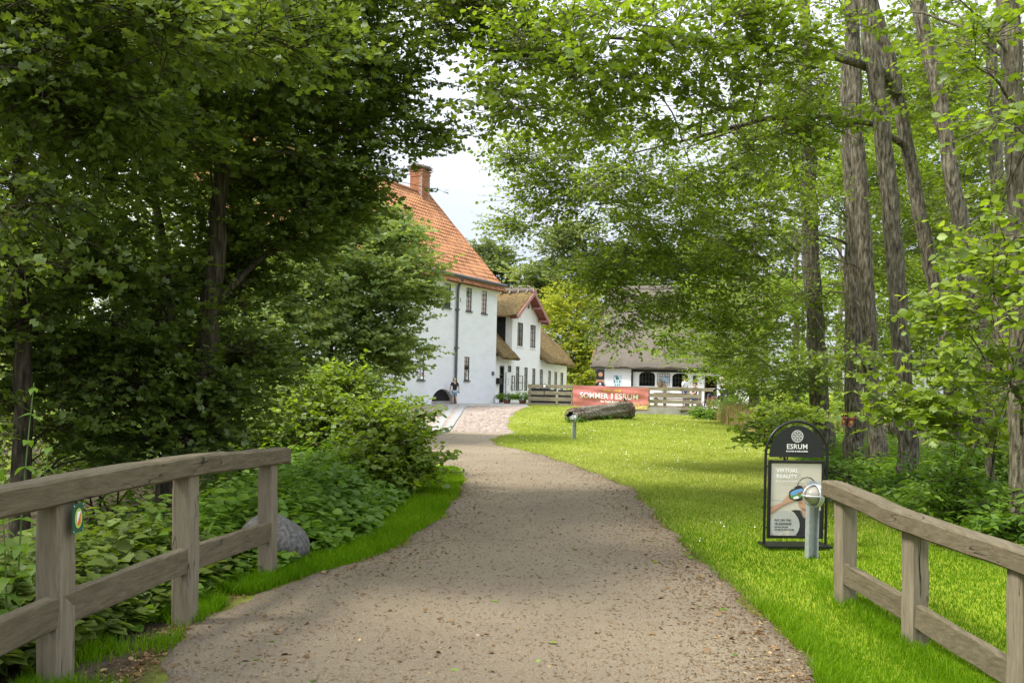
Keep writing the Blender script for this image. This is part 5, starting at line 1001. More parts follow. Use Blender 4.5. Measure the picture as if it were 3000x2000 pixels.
# ---------------------------------------------------------------- left: hawthorns by the stream
DN[0] = 1.22
HK = dict(leaf='lobed', mat='leaf_hawthorn', bark='bark_dark', group='dark hawthorns on the stream bank')
tree('hawthorn_tree', 'dark hawthorn with thick leaning trunk behind the left fence', [stem_px([(478,1560,95),(530,1320,100),(575,1150,85),(605,980,58),(632,760,50),(645,500,42),(640,200,30),(660,-150,18)], 10),
   [(at(560,1180,10), .09), (at(500,960,10), .07), (at(478,740,10.2), .055), (at(440,480,10.4), .035)], [(at(640,450,10), .06), (at(820,250,10.4), .045), (at(1000,120,10.8), .03), (at(1180,60,11), .015)], [(at(612,900,10), .05), (at(760,760,10.6), .03), (at(900,680,11), .012)]],
   [B(640,-330,9.5,2.6,2.2,1.2,12), B(760,120,10,1.5,1.5,1.1,38), B(1040,80,11,1.05,1.2,.75,26), B(960,330,11.2,.78,.9,.75,24), B(1235,395,11.4,.14,.3,.08,3), B(1010,500,11.4,.3,.4,.22,6), B(560,330,9.8,1.5,1.3,1.2,32), B(780,520,10.8,1.05,1.1,1.0,30), B(960,590,11.2,.5,.6,.42,11), B(760,760,11,.95,.9,.55,18), B(500,800,10.6,1.2,1.1,1.0,22), B(470,1020,10.4,.8,.6,.8,14), B(600,1130,10.2,.7,.6,.6,16), B(700,1050,11,.7,.6,.5,12), B(520,1270,9.9,.5,.4,.35,8), B(1370,10,11,.7,.9,.42,14), B(1140,250,11.3,.30,.4,.36,6)], lsize=.078, seed=11, cr=.42, spc=17, lps=10, sprig=.30, **HK)
tree('hawthorn_tree', 'dark hawthorn at the left picture edge with forked trunk', [stem_px([(60,1500,60),(70,1200,52),(66,900,46),(60,600,44),(56,420,40),(80,200,30),(60,-100,20)], 8.6),
   [(at(66,560,8.6), .06), (at(150,440,8.6), .045), (at(225,390,8.7), .035), (at(300,200,8.8), .02)], [(at(62,480,8.6), .05), (at(0,300,8.4), .04), (at(-80,100,8.2), .03)]],
   [B(120,-350,8,2.4,2.2,1.1,10), B(100,120,7.6,1.6,1.5,1.0,34), B(330,210,8.6,1.2,1.2,.8,26), B(200,560,8.6,1.3,1.1,.9,22), B(120,800,8.8,1.0,.9,.8,16), B(250,960,9.4,1.1,.9,.7,20), B(200,1180,9.3,.9,.7,.6,18), B(60,1010,9.0,.7,.6,.6,12), B(380,1130,9.6,.6,.6,.5,10), B(-250,500,8,1.0,1.2,1.6,12)], lsize=.080, seed=12, cr=.40, spc=15, lps=10, sprig=.30, **HK)
tree('hawthorn_tree', 'overhanging hawthorn boughs entering from the upper left corner', [[(Vector((-6.6,5.4,-.7)), .2), (Vector((-6.4,5.5,2)), .16), (Vector((-5.6,5.7,3.6)), .11), (Vector((-4.6,5.9,4.4)), .06), (Vector((-3.2,6.2,4.5)), .025)]],
   [B(60,230,6.3,.8,.7,.42,15), B(330,60,6.4,.9,.8,.4,14), B(700,40,6.8,.8,.7,.28,9), B(-150,-200,6,1.6,1.6,.9,16), B(230,330,6.6,.5,.4,.2,6), B(40,620,6.0,.3,.3,.35,4)], lsize=.072, seed=13, cr=.36, spc=14, lps=10, sprig=.30, **HK)
DN[0] = 1.6
tree('hawthorn_tree', 'hawthorn standing just outside the left picture edge near the camera', [[(Vector((-5.6,2.6,-.6)), .2), (Vector((-5.5,2.7,2)), .15), (Vector((-5.0,2.6,3.6)), .10), (Vector((-4.4,2.7,5)), .05)]],
   [(Vector((-5.2,2.4,4.6)), (1.9,1.7,1.3), 60), (Vector((-3.9,1.0,5.0)), (1.5,1.5,.9), 40), (Vector((-6,0,5)), (1.8,1.8,1.2), 40)], lsize=.11, seed=14, cr=.5, spc=11, lps=8, sprig=.30, **dict(HK, leaf='quad'))
for sd_, pxs, d, lb, bl in ((21, [(1000,1330,30),(985,1150,26),(960,980,22),(940,780,16),(930,600,8)], 23, 'pale green field maple in front of the abbey', [B(930,830,23.5,2.0,1.8,1.9,60), B(1110,800,24,1.3,1.3,1.6,44), B(1150,690,25,.5,.7,.6,12), B(800,980,22,1.4,1.3,1.3,30), B(1100,1010,23.5,1.2,1.1,1.0,30), B(990,620,24,1.0,1.1,.8,20), B(1220,840,24.5,.4,.5,.5,7), B(940,1130,22.5,1.3,1.1,.7,22)]),
   (22, [(700,1330,28),(705,1150,24),(720,950,20),(700,700,12)], 21, 'pale green field maple behind the dark hawthorn trunk', [B(690,900,21,1.6,1.5,1.9,46), B(620,1120,20.5,1.4,1.2,1.0,34), B(760,1160,20.5,1.1,1.0,.9,26), B(700,560,22,1.6,1.5,1.3,26)]),
   (23, [(330,1330,30),(340,1000,24),(320,700,14)], 22, 'sunlit maple at the back of the left thicket', [B(330,820,22,2.2,1.8,2.6,60), B(300,1120,21,2.0,1.4,1.3,44), B(480,1150,20,1.3,1.1,1.0,26), B(330,300,23,2.4,2,1.8,26)]),
   (24, [(20,1330,34),(30,1000,26),(10,650,14)], 24, 'tall maple farthest left in the thicket', [B(20,800,24,2.6,2,3,56), B(-150,400,24,2.6,2,2,24), B(60,1130,23,2.2,1.4,1.3,40)])):
    tree('field_maple', lb, [stem_px(pxs, d)], bl, 'quad', 'leaf_maple', .13, sd_, bark='bark_dark', cr=.52, spc=17, lps=9, sprig=.40, group='field maples left of the path', twigs=False, flat_=.40, up=.38)
# ---------------------------------------------------------------- right: alders
DN[0] = .92
AL = dict(leaf='hex', mat='leaf_alder', group='alders along the right of the lawn', lps=8); AQ = dict(AL, leaf='quad')
tree('alder_tree', 'leaning alder with a long low bough reaching left over the lawn', [stem_px([(2825,1345,46),(2800,1250,44),(2770,1000,42),(2725,780,40),(2690,600,38),(2655,420,38),(2620,240,40),(2590,130,38),(2555,0,36),(2500,-250,28)], 13.4),
   [(at(2632,285,13.4), .085), (at(2590,215,13.1), .075), (at(2520,185,12.6), .065), (at(2380,150,11.8), .055), (at(2200,140,11.4), .042), (at(2000,125,11), .03), (at(1780,110,10.6), .018)], [(at(2655,430,13.4), .05), (at(2555,362,12.9), .046), (at(2420,342,12.4), .04), (at(2250,345,12), .032), (at(2050,400,12), .02), (at(1850,450,12.5), .01)]],
   [B(1720,170,10.4,1.15,1.0,.75,40), B(2030,180,10.8,1.05,1.0,.8,36), B(1500,290,10,.40,.5,.16,8), B(2280,80,11,.9,.9,.7,22), B(1560,60,10.8,.8,.9,.55,18), B(2350,400,11.5,.8,.8,.55,14), B(2300,-350,11,2.2,2,1,9), B(1650,-250,10.5,1.6,1.5,.6,5)], lsize=.078, seed=31, cr=.40, spc=13, sprig=.34, top_t=.06, **AL)
tree('alder_tree', 'thick straight alder standing right of the butterfly trunk', [stem_px([(2668,1462,62),(2650,1250,54),(2645,1050,52),(2625,820,50),(2610,600,50),(2580,350,48),(2545,60,46),(2500,-300,38)], 12.6)],
   [B(2500,-350,13,2.2,2,1.2,9), B(2760,80,15.5,1.0,1,.9,16), B(2480,560,18,1.0,.9,.8,14), B(2620,800,18,.9,.8,.7,12), B(2700,1080,12.8,.7,.6,.5,12)], lsize=.08, seed=32, cr=.42, spc=12, sprig=.34, **AL)
tree('alder_tree', 'alder with straight trunk carrying the butterfly wire', [stem_px([(2572,1405,58),(2564,1250,52),(2550,1050,45),(2540,800,41),(2525,560,42),(2503,320,43),(2497,60,43),(2480,-300,36)], 15.6), [(at(2520,372,15.4), .06), (at(2420,340,15), .045), (at(2230,350,14.6), .03), (at(2050,420,14.4), .015)]],
   [B(2150,470,14.8,1.0,1.0,.8,24), B(1920,480,15,1.2,1.1,.75,30), B(2250,700,15.2,.9,.9,.8,20), B(2440,880,18.5,.7,.6,.6,10), B(2300,-150,15.5,2.2,2,1.4,8), B(2470,1040,14.4,.32,.4,.16,4)], lsize=.08, seed=33, cr=.46, spc=14, sprig=.36, **AQ)
tree('alder_tree', 'alder directly behind the butterfly ornament', [stem_px([(2503,1400,62),(2502,1250,56),(2500,1050,52),(2497,850,44),(2492,600,36),(2480,400,26),(2470,150,18)], 16.4)],
   [B(2350,620,16.5,.9,.9,.8,14), B(2420,250,18,1.1,1,1.2,18), B(2600,950,18.5,.7,.6,.7,10)], lsize=.08, seed=34, cr=.46, spc=13, sprig=.36, **AQ)
tree('alder_tree', 'leftmost alder with drooping branches over the sunny lawn', [stem_px([(2412,1330,60),(2405,1200,56),(2390,1000,52),(2378,800,48),(2370,600,46),(2365,400,44),(2360,150,36),(2355,-150,26)], 19), [(at(2375,560,19), .07), (at(2200,540,18.4), .05), (at(2000,560,17.6), .03), (at(1750,600,16.8), .012)], [(at(2380,640,19), .06), (at(2250,600,18.6), .04), (at(2050,640,18), .02)]],
   [B(1660,550,16.6,1.1,1.2,.55,34), B(1510,660,16.4,.36,.5,.16,7), B(1880,640,17,1.3,1.2,.85,36), B(1780,790,16.4,.62,.7,.62,22), B(1800,950,16,.28,.3,.35,6), B(2080,760,17.5,1.2,1.1,.9,32), B(2180,960,18,1.0,.9,.8,26), B(2100,560,17.5,1.0,.9,.7,18), B(1700,360,16,1.2,1.1,.6,22), B(1500,450,15.6,.45,.5,.26,9), B(2250,250,18.5,1.6,1.4,1.2,20), B(1980,900,17.5,.8,.8,.6,14), B(2300,1120,18.5,.8,.7,.5,14)], lsize=.085, seed=35, cr=.46, spc=16, sprig=.38, **AQ)
tree('alder_tree', 'knotty alder right of the leaning trunk', [stem_px([(2890,1390,58),(2880,1150,54),(2850,920,50),(2830,800,48),(2805,620,46),(2775,430,42),(2745,260,40),(2710,100,40),(2690,0,40),(2660,-250,32)], 12)],
   [B(2850,250,13,.9,.9,1.0,14), B(2750,-250,12.5,1.8,1.6,1,6), B(2900,600,13,.7,.7,.7,10)], lsize=.08, seed=36, cr=.42, spc=12, sprig=.34, **AL)
tree('alder_tree', 'alder cut by the right picture edge', [stem_px([(2990,1400,60),(2985,1050,56),(2980,800,54),(2976,480,58),(2965,250,58),(2955,0,62),(2940,-300,52)], 8.8)],
   [B(2980,380,7.6,.35,.4,.25,5), B(2950,850,7.4,.30,.4,.40,9), B(2985,690,7.4,.25,.3,.3,4), B(2800,930,8.0,.30,.3,.16,4), B(2930,1090,7.8,.34,.3,.20,5), B(2870,150,8.2,.4,.4,.25,4), B(3050,-200,8.5,1.6,1.5,1,8), B(2850,780,8.2,.3,.3,.14,3)], lsize=.084, seed=37, cr=.30, spc=9, sprig=.34, **AL)
tree('alder_sapling', 'thin straight sapling right of the trunks', [stem_px([(2903,1370,24),(2898,1200,22),(2892,1020,20),(2880,900,16),(2860,760,8)], 10.5)], [B(2800,1080,9.8,.55,.5,.30,10), B(2720,1200,9.4,.45,.4,.28,10), B(2860,1230,9.6,.5,.4,.3,8)], 'lobed', 'leaf_alder', .10, 38, cr=.30, spc=9, lps=7, sprig=.32, group='alders along the right of the lawn')
tree('alder_tree', 'alder behind the trunk at the right picture edge', [stem_px([(2935,1330,44),(2930,1000,40),(2925,700,38),(2915,400,36),(2900,100,30)], 16)], [B(2880,420,18,1.6,1.4,1.8,40), B(2980,900,17,1.2,1.1,1.0,22), B(2620,200,18.5,1.5,1.3,1.3,40), B(2780,120,17.5,1.1,1,.9,22), B(2700,650,19,1.2,1,1.0,24)], lsize=.085, seed=39, cr=.5, spc=14, sprig=.36, **AQ)
# woodland closing the view behind the alders
for i, (px, d, lb, bl) in enumerate(((2620, 24, 'bushy green tree filling the gap behind the alder trunks', [B(2620,950,24,1.8,1.6,2.0,60), B(2600,420,25,2.2,1.8,2.4,60), B(2560,1210,23,1.2,1,.6,14)]),
   (2880, 22, 'bushy green tree behind the rightmost trunks', [B(2860,900,22,1.8,1.6,2.2,56), B(2880,350,23,2.2,1.8,2.4,54), B(2960,1200,20,1.6,1.2,.7,16)]),
   (2330, 33, 'bright green tree left of the alders before the cottage', [B(2290,900,33,2.4,2,2.4,60), B(2120,1010,33,1.6,1.5,1.2,28), B(2380,1080,31,1.5,1.3,1.1,20), B(2420,560,34,2.6,2.2,2.4,34)]),
   (2460, 45, 'low green tree seen between the alder trunks', [B(2440,1100,45,2.6,2,1.8,46), B(2600,1130,44,2.2,2,1.4,26), B(2330,1150,44,1.2,1.2,.9,14)]),
   (2210, 37, 'small sunlit tree beside the thatched cottage', [B(2180,1110,38,1.2,1,.9,22), B(2150,1000,37,1.8,1.7,1.1,36), B(1990,1010,37.5,1.1,1.1,.8,18), B(2080,880,38,2.2,1.8,1.2,46), B(2230,1090,36,1.2,1,.7,14)]))):
    y0 = {24:1310,22:1320,33:1240,37:1205,45:1190}[d]
    tree('woodland_tree', lb, [stem_px([(px,y0,36*20/d+12),(px-6,y0-130,30*20/d+8),(px+4,y0-330,22*20/d),(px,y0-560,10)], d)], bl, 'quad', 'leaf_alder', .11, 50+i, cr=.55, spc=16, lps=9, sprig=.42, group='trees behind the alders', twigs=False, top_t=.04)
DN[0] = .72
# far trees behind the houses
for i, (px, d, mat, ls, lb, bl) in enumerate(((1420, 92, 'leaf_far', .34, 'round dark green tree rising behind the abbey roof', [B(1415,800,92,3.4,3,3.4,80), B(1330,850,95,4,3,3,30), B(1490,880,92,2.2,2,2.4,30)]),
   (1650, 80, 'leaf_linden', .30, 'pale flowering linden behind the mill house', [B(1590,860,80,2.8,2.5,3.2,70), B(1700,790,82,3.4,3,3.8,90), B(1540,920,78,1.6,1.5,2,24), B(1640,690,82,2,2,1.6,24)]),
   (1690, 70, 'leaf_robinia', .22, 'yellow green robinia between mill house and cottage', [B(1680,930,70,2.4,2.2,2.2,80), B(1650,1040,69,1.8,1.6,2.0,60), B(1730,1050,70,1.5,1.5,2.0,46), B(1700,1130,68,2,1.5,1.0,26)]),
   (1900, 84, 'leaf_far', .34, 'broad green tree behind the cottage ridge', [B(1880,820,84,5,4,4.5,110), B(2080,760,86,5,4,5,90)]),
   (2350, 76, 'leaf_far', .34, 'broad green tree far behind the alders', [B(2300,850,76,5.5,4,5.5,110), B(2620,800,74,6,4,6.5,100)]),
   (2650, 50, 'leaf_far', .26, 'tall dense tree directly behind the alder trunks', [B(2650,500,50,4.2,3,5.5,120), B(2350,400,52,3.5,3,4,60)]),
   (3350, 58, 'leaf_far', .32, 'dense green tree just outside the right picture edge', [B(3350,900,58,5,4,6,90), B(3800,950,55,5,4,5,70)]),
   (2900, 66, 'leaf_far', .32, 'dense green tree closing the view at the far right', [B(2900,850,66,5.5,4,6,110)]),
   (150, 60, 'leaf_far', .30, 'dense green tree closing the view at the far left', [B(120,850,60,5.5,4,6,110), B(-150,1000,58,4,3,4,40)]),
   (560, 62, 'leaf_far', .30, 'broad green tree behind the left thicket', [B(480,900,44,3.2,3,4,70)]))):
    y0 = 1165; tree('background_tree', lb, [stem_px([(px,y0,16),(px,y0-80,14),(px+4,y0-200,10),(px,y0-320,5)], d)], bl, 'quad', mat, ls*1.1, 60+i, bark='bark_dark', cr=1.0, spc=15, lps=9, sprig=.9, group='trees behind the houses', twigs=False, droop=.1, flat_=.6, limbs=(i < 3))
DN[0] = 1.2
# ---------------------------------------------------------------- shrubs
def shrub(name, label, px, py, d, blobs, leaf, mat, ls, seed, grp, n=5, cr=.28, spc=12, lps=8, sprig=.28, up=.75):
    rn = random.Random(seed); b = at(px, py, d); b.z = float(hgt(b.x, b.y)); st = []
    for k in range(n):
        c, rad, _ = blobs[k % len(blobs)]; e = Vector(c)+Vector((rn.uniform(-.6,.6)*rad[0], rn.uniform(-.6,.6)*rad[1], rad[2]*rn.uniform(0,.7))); f = b+Vector((rn.uniform(-.25,.25), rn.uniform(-.2,.2), -.05)); m_ = f.lerp(e, .5)+Vector((rn.uniform(-.2,.2), 0, .1))
        st.append([(f, .014), (m_, .010), (e, .004)])
    return tree(name, label, st, blobs, leaf, mat, ls, seed, bark='bark_dark', spc=spc, lps=lps, sprig=sprig, cr=cr, cat='shrub', group=grp, up=up, twigs=True, limbs=True)
shrub('elder_bush', 'leafy elder bush at the bend of the path', 1080, 1430, 13, [B(1130,1270,13.2,.62,.6,.55,30), B(1010,1190,14.5,.75,.7,.6,30), B(1180,1340,12.6,.38,.4,.36,14), B(930,1260,14,.7,.6,.55,22), B(1060,1390,12.4,.55,.5,.35,18)], 'hex', 'leaf_alder', .085, 71, 'bushes left of the path', n=9)
shrub('hazel_bush', 'green bush behind the left fence post', 760, 1420, 14, [B(780,1260,15,.9,.8,.6,26), B(660,1230,15,.8,.7,.6,22), B(860,1180,16,.9,.8,.6,24)], 'hex', 'leaf_maple', .085, 72, 'bushes left of the path', n=7)
shrub('hazel_bush', 'shaded bush behind the far left fence rail', 300, 1420, 12, [B(330,1290,12,.9,.7,.5,20), B(140,1330,11,.8,.6,.5,18), B(520,1270,13,.7,.6,.5,14)], 'hex', 'leaf_maple', .08, 73, 'bushes left of the path', n=7)
shrub('lawn_edge_shrub', 'low twiggy shrub directly behind the poster stand', 2300, 1340, 13.4, [B(2250,1265,13,.26,.35,.14,8), B(2310,1230,14,.35,.4,.16,8)], 'hex', 'leaf_alder', .075, 74, 'shrubs along the lawn edge')
for k, (px, py, d, bl) in enumerate(((2560,1470,11.6, [B(2480,1410,12.8,.45,.4,.22,16), B(2580,1450,12,.4,.4,.18,12)]), (2760,1560,10, [B(2770,1500,10.4,.5,.45,.34,20), B(2650,1520,11,.3,.3,.14,6)]), (2900,1600,9.2, [B(2880,1530,9.8,.6,.45,.5,24), B(2990,1590,8.8,.5,.4,.42,20)]), (2960,1450,11, [B(2930,1400,11,.7,.5,.5,20), B(2780,1400,11.6,.6,.5,.4,14)]))):
    shrub('undergrowth_shrub', ['green undergrowth shrub at the foot of the alder pair', 'green undergrowth shrub beyond the right fence middle', 'green undergrowth shrub at the lower right edge', 'taller undergrowth shrub under the right edge alder'][k], px, py, d, bl, 'long', 'leaf_herb', .105, 80+k, 'shrubs along the lawn edge', n=8, cr=.24, spc=11, lps=8, sprig=.22)
shrub('bramble_shrub', 'leafy bramble at the right end of the terrace', 2150, 1235, 42, [B(2140,1205,42,1.0,.7,.45,26), B(2080,1212,43,.6,.5,.35,12)], 'quad', 'leaf_herb', .12, 90, 'shrubs along the lawn edge', cr=.4, sprig=.35)
for k, (px, d) in enumerate(((1485,50.0),(1531,49.6))):
    c = at(px,1180,d); c.z = float(hgt(c.x, c.y)); t = thing('potted_fern', c, ['potted green plant beside the mill house door', 'potted green plant by the end of terrace fence'][k], 'plant', 'potted plants at the mill house'); MB().tube([c, c+Vector((0,0,.22))], [.16,.22], 12).build('pot', 'terracotta', t)
    r = np.random.default_rng(k); n = 420; a = r.random(n)*6.283; rr = .55*r.random(n)**.6; pos = np.stack([c.x+np.cos(a)*rr, c.y+np.sin(a)*rr*.7, c.z+.25+.38*r.random(n)*(1-rr)], 1); axv = np.stack([np.cos(a), np.sin(a), .5-r.random(n)*.9], 1)
    V, T, tt = leaf_cloud('long', pos, axv, np.array([0,0,1.])+r.normal(size=(n,3))*.4, .17*r.uniform(.6,1.2,n), np.clip(.4+r.normal(size=n)*.2,0,1)); tri_mesh('foliage', V, T, 'leaf_herb', t, tint=tt, kind='stuff')
# ---------------------------------------------------------------- nettles and tall herbs near the left fence
def herb(b, h, label, seed, ls=.10, n=9, lean=(0,0), mat='leaf_herb', tt=.0):
    rn = random.Random(seed); r = np.random.default_rng(seed); t = thing('nettle', b, label, 'plant', 'tall herbs by the left fence'); pts = [b+Vector((lean[0]*k*k, lean[1]*k*k, h*k)) for k in np.linspace(0, 1, 9)]
    MB().tube(pts, [.006-.0004*i for i in range(9)], 6).build('stalk', 'leaf_stalk', t); pos, axv, nmv, sz = [], [], [], []
    for k in range(n):
        f = .12+.86*k/(n-1); p = b+Vector((lean[0]*f*f, lean[1]*f*f, h*f)); a = k*1.57+rn.uniform(-.3,.3)
        for s_ in (0, math.pi): pos.append(p); axv.append((math.cos(a+s_), math.sin(a+s_), rn.uniform(-.6,-.1))); nmv.append((0,0,1)); sz.append(ls*(1.15-.7*f)*rn.uniform(.85,1.15))
    V, T, ti = leaf_cloud('nettle', np.array([tuple(p) for p in pos]), np.array(axv), np.array(nmv)+r.normal(size=(len(pos),3))*.2, np.array(sz), np.clip(.5+tt+r.normal(size=len(pos))*.12,0,1)); tri_mesh('leaves', V, T, mat, t, tint=ti, kind='stuff')
tmpl('nettle', [(.24,.10),(.33,.26),(.24,.32),(.28,.44),(.19,.50),(.21,.62),(.13,.68),(.13,.78),(.06,.84)], fold=.2, droop=.25)
t_, o_ = nmat('leaf_stalk'); p_ = nd(t_, 'BsdfPrincipled', Roughness=.6); p_.inputs['Base Color'].default_value = (.10,.17,.03,1); t_.links.new(p_.outputs[0], o_.inputs['Surface'])
for k, (px, d, top, lb) in enumerate(((45,4.7,1120,'tall nettle at the left picture edge above the rail'),(-10,4.5,1230,'nettle half cut off by the left picture edge'),(95,4.9,1300,'shorter nettle just right of the tall nettle'),(20,4.3,1500,'nettle hanging under the rail at the left edge'))):
    b = at(px, 1900, d); b.z = float(hgt(b.x, b.y)); herb(b, at(px, top, d).z-b.z, lb, 100+k, ls=.125, n=10, lean=(.05*(-1)**k, .03), tt=.1)
# ---------------------------------------------------------------- ground cover, grass, litter
def scatter_ok(x, y, m): return x[m], y[m]
def ground_cover(name, label, n, fx, dens_h, ls, mat, seed, leaf='long', per=5):
    r = np.random.default_rng(seed); x, y = fx(r, n); n = len(x); g = hgt(x, y); h = dens_h(x, y)*r.uniform(.35, 1.1, n); P, A, N, S, I = [], [], [], [], []
    for k in range(per):
        a = r.random(n)*6.283; f = .45+.55*k/max(1, per-1); P.append(np.stack([x+np.cos(a)*.02, y+np.sin(a)*.02, g+h*f], 1)); A.append(np.stack([np.cos(a), np.sin(a), r.uniform(-.45,.25,n)], 1)); N.append(np.array([0,0,1.])+r.normal(size=(n,3))*.28); S.append(ls*r.uniform(.6,1.25,n)); I.append(np.clip(.45+.18*np.sin(x*2.1)*np.sin(y*1.7)+r.normal(size=n)*.14, 0, 1))
    V, T, ti = leaf_cloud(leaf, np.concatenate(P), np.concatenate(A), np.concatenate(N), np.concatenate(S), np.concatenate(I)); TRI[0] += len(T)
    return tri_mesh(name, V, T, mat, None, tint=ti, kind='stuff', label=label, cat='ground cover')
def left_area(r, n):
    y = r.uniform(5.2, 17, n*3); x = xv(y)-.08-np.abs(r.normal(size=n*3))*1.9; m = (x > -8) & ~((abs(x-b0.x) < .34) & (abs(y-b0.y) < .32)); return x[m][:n], y[m][:n]
ground_cover('ground_elder', 'bright green ground elder covering the stream bank', 4200, left_area, lambda x, y: .10+.40*sstep((xv(y)-x-.05)/.9)*sstep((y-4)/4)+.03, .105, 'leaf_herb', 201, leaf='hex')
ground_cover('bank_nettles', 'narrow leaved nettles mixed into the stream bank plants', 4400, left_area, lambda x, y: .12+.62*sstep((xv(y)-x-.15)/.9)*sstep((y-4)/4)*(.55+.45*np.sin(x*3.1+y*2.3)), .085, 'leaf_herb', 205, leaf='long')
def left_near(r, n):
    y = r.uniform(3.4, 7.2, n*3); x = np.interp(y, [3,4.18,5.44,7.2], [-2.2,-2.12,-1.98,-1.95])-.12-np.abs(r.normal(size=n*3))*1.0; return x[:n], y[:n]
ground_cover('bank_herbs', 'shaded broad leaved herbs between the left fence posts', 1800, left_near, lambda x, y: .18+.5*sstep((-2.1-x)/.8), .10, 'leaf_hawthorn', 202, leaf='hex')  # the darker hawthorn leaf colour puts the bank's shade into these herbs
def right_area(r, n):
    y = r.uniform(6, 26, n*3)**1.0; x = xs(y)+.05+np.abs(r.normal(size=n*3))*1.6; m = x/y < .85; return x[m][:n], y[m][:n]
ground_cover('woodland_herbs', 'green woodland herbs under the alders', 5400, right_area, lambda x, y: .12+.38*sstep((x-xs(y))/.7), .11, 'leaf_herb', 203)
def log_area(r, n): t = r.random(n); x = LOGA.x+(LOGB.x-LOGA.x)*t+r.normal(size=n)*.08; y = LOGA.y+(LOGB.y-LOGA.y)*t-.38+r.normal(size=n)*.08; m = np.sin(t*14+1)+r.random(n) > .5; return x[m], y[m]
ground_cover('log_weeds', 'bright weeds growing along the foot of the hollow log', 380, log_area, lambda x, y: .22+0*x, .13, 'leaf_herb', 204, leaf='hex', per=4)
def blades(name, label, n, fx, hh, ww, mat, seed, seg2=True, lean=.5, tb=.0, cat='grass'):
    r = np.random.default_rng(seed); x, y = fx(r, n); n = len(x); g = hgt(x, y)-.004; a = r.random(n)*6.283; b = r.random(n)*6.283; h = hh(x, y)*r.uniform(.55, 1.25, n); w_ = ww(y)*r.uniform(.7, 1.2, n); l = h*lean*r.random(n)
    P = np.stack([x, y, g], 1); W_ = np.stack([np.cos(a), np.sin(a), 0*a], 1)*w_[:, None]; D = np.stack([np.cos(b)*l, np.sin(b)*l, h], 1)
    if seg2:
        M_ = P+D*np.array([.35,.35,.6]); V = np.stack([P-W_/2, P+W_/2, M_-W_*.4, M_+W_*.4, P+D], 1); T0 = np.array([(0,1,3),(0,3,2),(2,3,4)])
    else: V = np.stack([P-W_/2, P+W_/2, P+D], 1); T0 = np.array([(0,1,2)])
    k = V.shape[1]; T = (T0[None]+(np.arange(n)*k)[:, None, None]).reshape(-1, 3); ti = np.clip(.42+tb+.20*np.sin(x*1.3+y*.4)*np.sin(y*.8)+.14*np.sin(x*4.1+1.7*np.sin(y))*np.sin(y*3.3)+.14*np.sin(x*.47-y*.31)+r.normal(size=n)*.2, 0, 1); TRI[0] += len(T)
    return tri_mesh(name, V.reshape(-1, 3), T, mat, None, tint=np.repeat(ti, k), kind='stuff', label=label, cat=cat)
def ragged(r, y): return np.abs(r.normal(size=len(y)))*.06+.015*np.sin(y*9)+.015*np.sin(y*23)
def lawn_near(r, n):
    y = 3.6*(15/3.6)**r.random(n*3); x = xr(y)+r.random(n*3)*(np.minimum(y*.62, xs(y)+.1)-xr(y)); m = (x > xr(y)-.09+wav(y, 4)+ragged(r, y)) & (x < xs(y)+.15) & (r.random(n*3) < np.clip((15-y)/6, 0, 1)); return x[m][:n], y[m][:n]
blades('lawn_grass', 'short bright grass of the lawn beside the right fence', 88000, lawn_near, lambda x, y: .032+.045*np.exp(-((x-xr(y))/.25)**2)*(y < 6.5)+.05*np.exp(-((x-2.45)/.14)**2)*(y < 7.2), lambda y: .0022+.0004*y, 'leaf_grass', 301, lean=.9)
def lawn_mid(r, n):
    y = 8.5*(48/8.5)**r.random(n*2); x = xr(np.minimum(y, Y0))+r.random(n*2)*(xs(np.minimum(y, 45))+.3-xr(np.minimum(y, Y0))); m = (x > xr(np.minimum(y, Y0))+wav(y, 4)-.05+ragged(r, y)*.6) & (y < 46.6) & (r.random(n*2) < np.clip((y-8.2)/6, 0, 1)) & ~((y > Y0-.2) & (x < np.where(y < Y1, fcr(np.minimum(y, Y1)), .9))); return x[m][:n], y[m][:n]
blades('lawn_grass', 'short sunlit grass of the lawn towards the terrace', 110000, lawn_mid, lambda x, y: .035+.0006*y, lambda y: .0012*y, 'leaf_grass_sunlit', 302, seg2=False, lean=.9, tb=.08)
def verge(r, n):
    y = 3.4*(16.5/3.4)**r.random(n*3); a, b = xv(y), xl(y); x = a-.25+r.random(n*3)*(b-a+.25); m = (x < b+wav(y, 1)-ragged(r, y)+.09) & ((y > 6.3) | (np.sin(x*5+y*3)+np.sin(y*7-x*3)+r.normal(size=n*3)*.5 > .3)); return x[m][:n], y[m][:n]
blades('verge_grass', 'fresh green grass verge along the left edge of the path', 37000, verge, lambda x, y: .055+.03*(y < 7), lambda y: .0026+.0005*y, 'leaf_grass', 303, lean=.8)
def tall(r, n): c = [gnd(2260,1262), gnd(2215,1245), gnd(2320,1275), gnd(2180,1240)]; k = r.integers(0, 4, n); x = np.array([q.x for q in c])[k]+r.normal(size=n)*.8; y = np.array([q.y for q in c])[k]+r.normal(size=n)*1.0; m = x > xs(y)-.1; return x[m], y[m]
blades('tall_dry_grass', 'tall straw coloured dry grass at the lawn edge', 6000, tall, lambda x, y: .85+0*x, lambda y: .014+0*y, 'leaf_straw', 304, lean=.35)
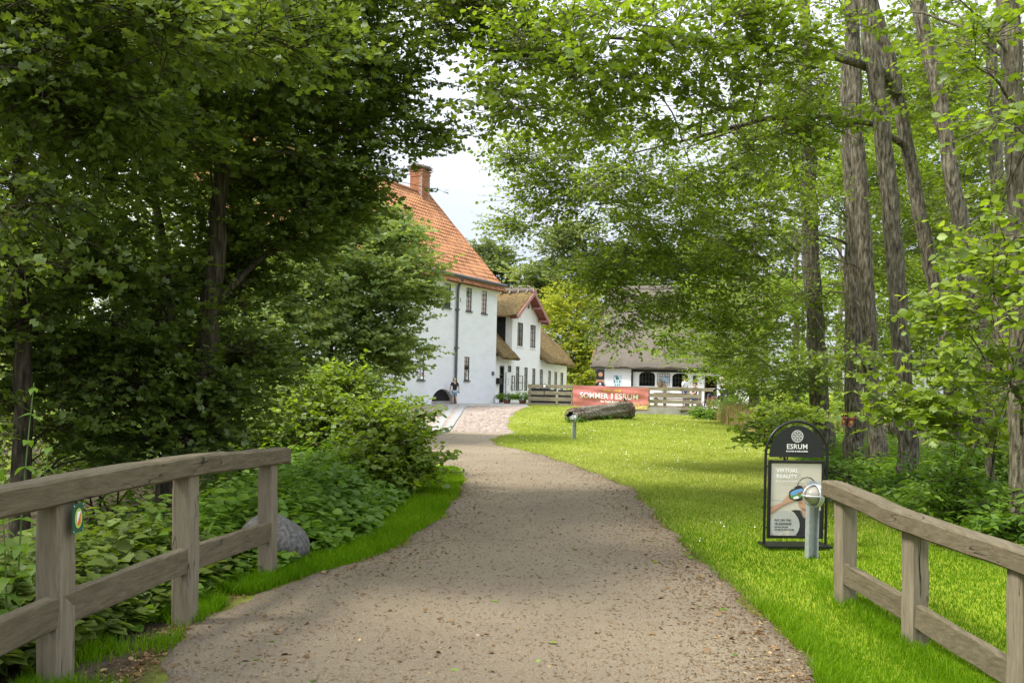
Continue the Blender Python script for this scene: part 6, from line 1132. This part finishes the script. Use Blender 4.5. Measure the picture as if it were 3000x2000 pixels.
# fallen leaves and grit on the path
def litter(name, label, n, sz, seed, edge_bias, mat='leaf_litter', tb=.45, kind='hex', ymax=26):
    r = np.random.default_rng(seed); y = 3.4*(ymax/3.4)**r.random(n); a, b = xl(y), xr(y); u = r.random(n); e = np.abs(r.normal(size=n))*.35; s_ = r.random(n)
    x = np.where(s_ < edge_bias*.6, b+.04-e, np.where(s_ < edge_bias, a-.02+e-np.where(y < 7, 1.3*e, 0), a+u*(b-a))); P = np.stack([x, y, hgt(x, y)+.012], 1); t = r.random(n)*6.283
    V, T, ti = leaf_cloud(kind, P, np.stack([np.cos(t), np.sin(t), r.normal(size=n)*.18], 1), np.array([0,0,1.])+r.normal(size=(n,3))*.35, sz*r.uniform(.4,1.3,n), np.clip(tb+r.normal(size=n)*.28,0,1)); TRI[0] += len(T)
    return tri_mesh(name, V, T, mat, None, tint=ti, kind='stuff', label=label, cat='litter')
litter('fallen_leaves', 'brown fallen leaves scattered over the gravel path', 1300, .036, 401, .62); litter('wood_chips', 'small bark chips strewn over the gravel path', 30000, .030, 402, .5, tb=.12, kind='chip', ymax=20)
litter('path_grit', 'pale grit and pebbles on the gravel path', 14000, .010, 403, .15, tb=.95, kind='quad', ymax=14)
litter('green_leaves', 'a few green leaves dropped on the path', 60, .055, 404, .2, mat='leaf_herb', tb=.6)
def clover(r, n): x, y = lawn_mid(r, n); k = np.sin(x*1.1+2)*np.sin(y*.6)+r.random(len(x)) > .7; return x[k], y[k]
r_ = np.random.default_rng(9); x_, y_ = clover(r_, 1500); n_ = len(x_); a_ = r_.random(n_)*6.283
V, T, ti = leaf_cloud('hex', np.stack([x_, y_, hgt(x_, y_)+.045], 1), np.stack([np.cos(a_), np.sin(a_), 0*a_+.2], 1), np.array([0,0,1.])+r_.normal(size=(n_,3))*.3, .012+.0007*y_, 0*a_); tri_mesh('clover_flowers', V, T, 'ink_white', None, kind='stuff', label='tiny white clover flowers sprinkled over the lawn', cat='flowers')
print('foliage triangles', TRI[0])
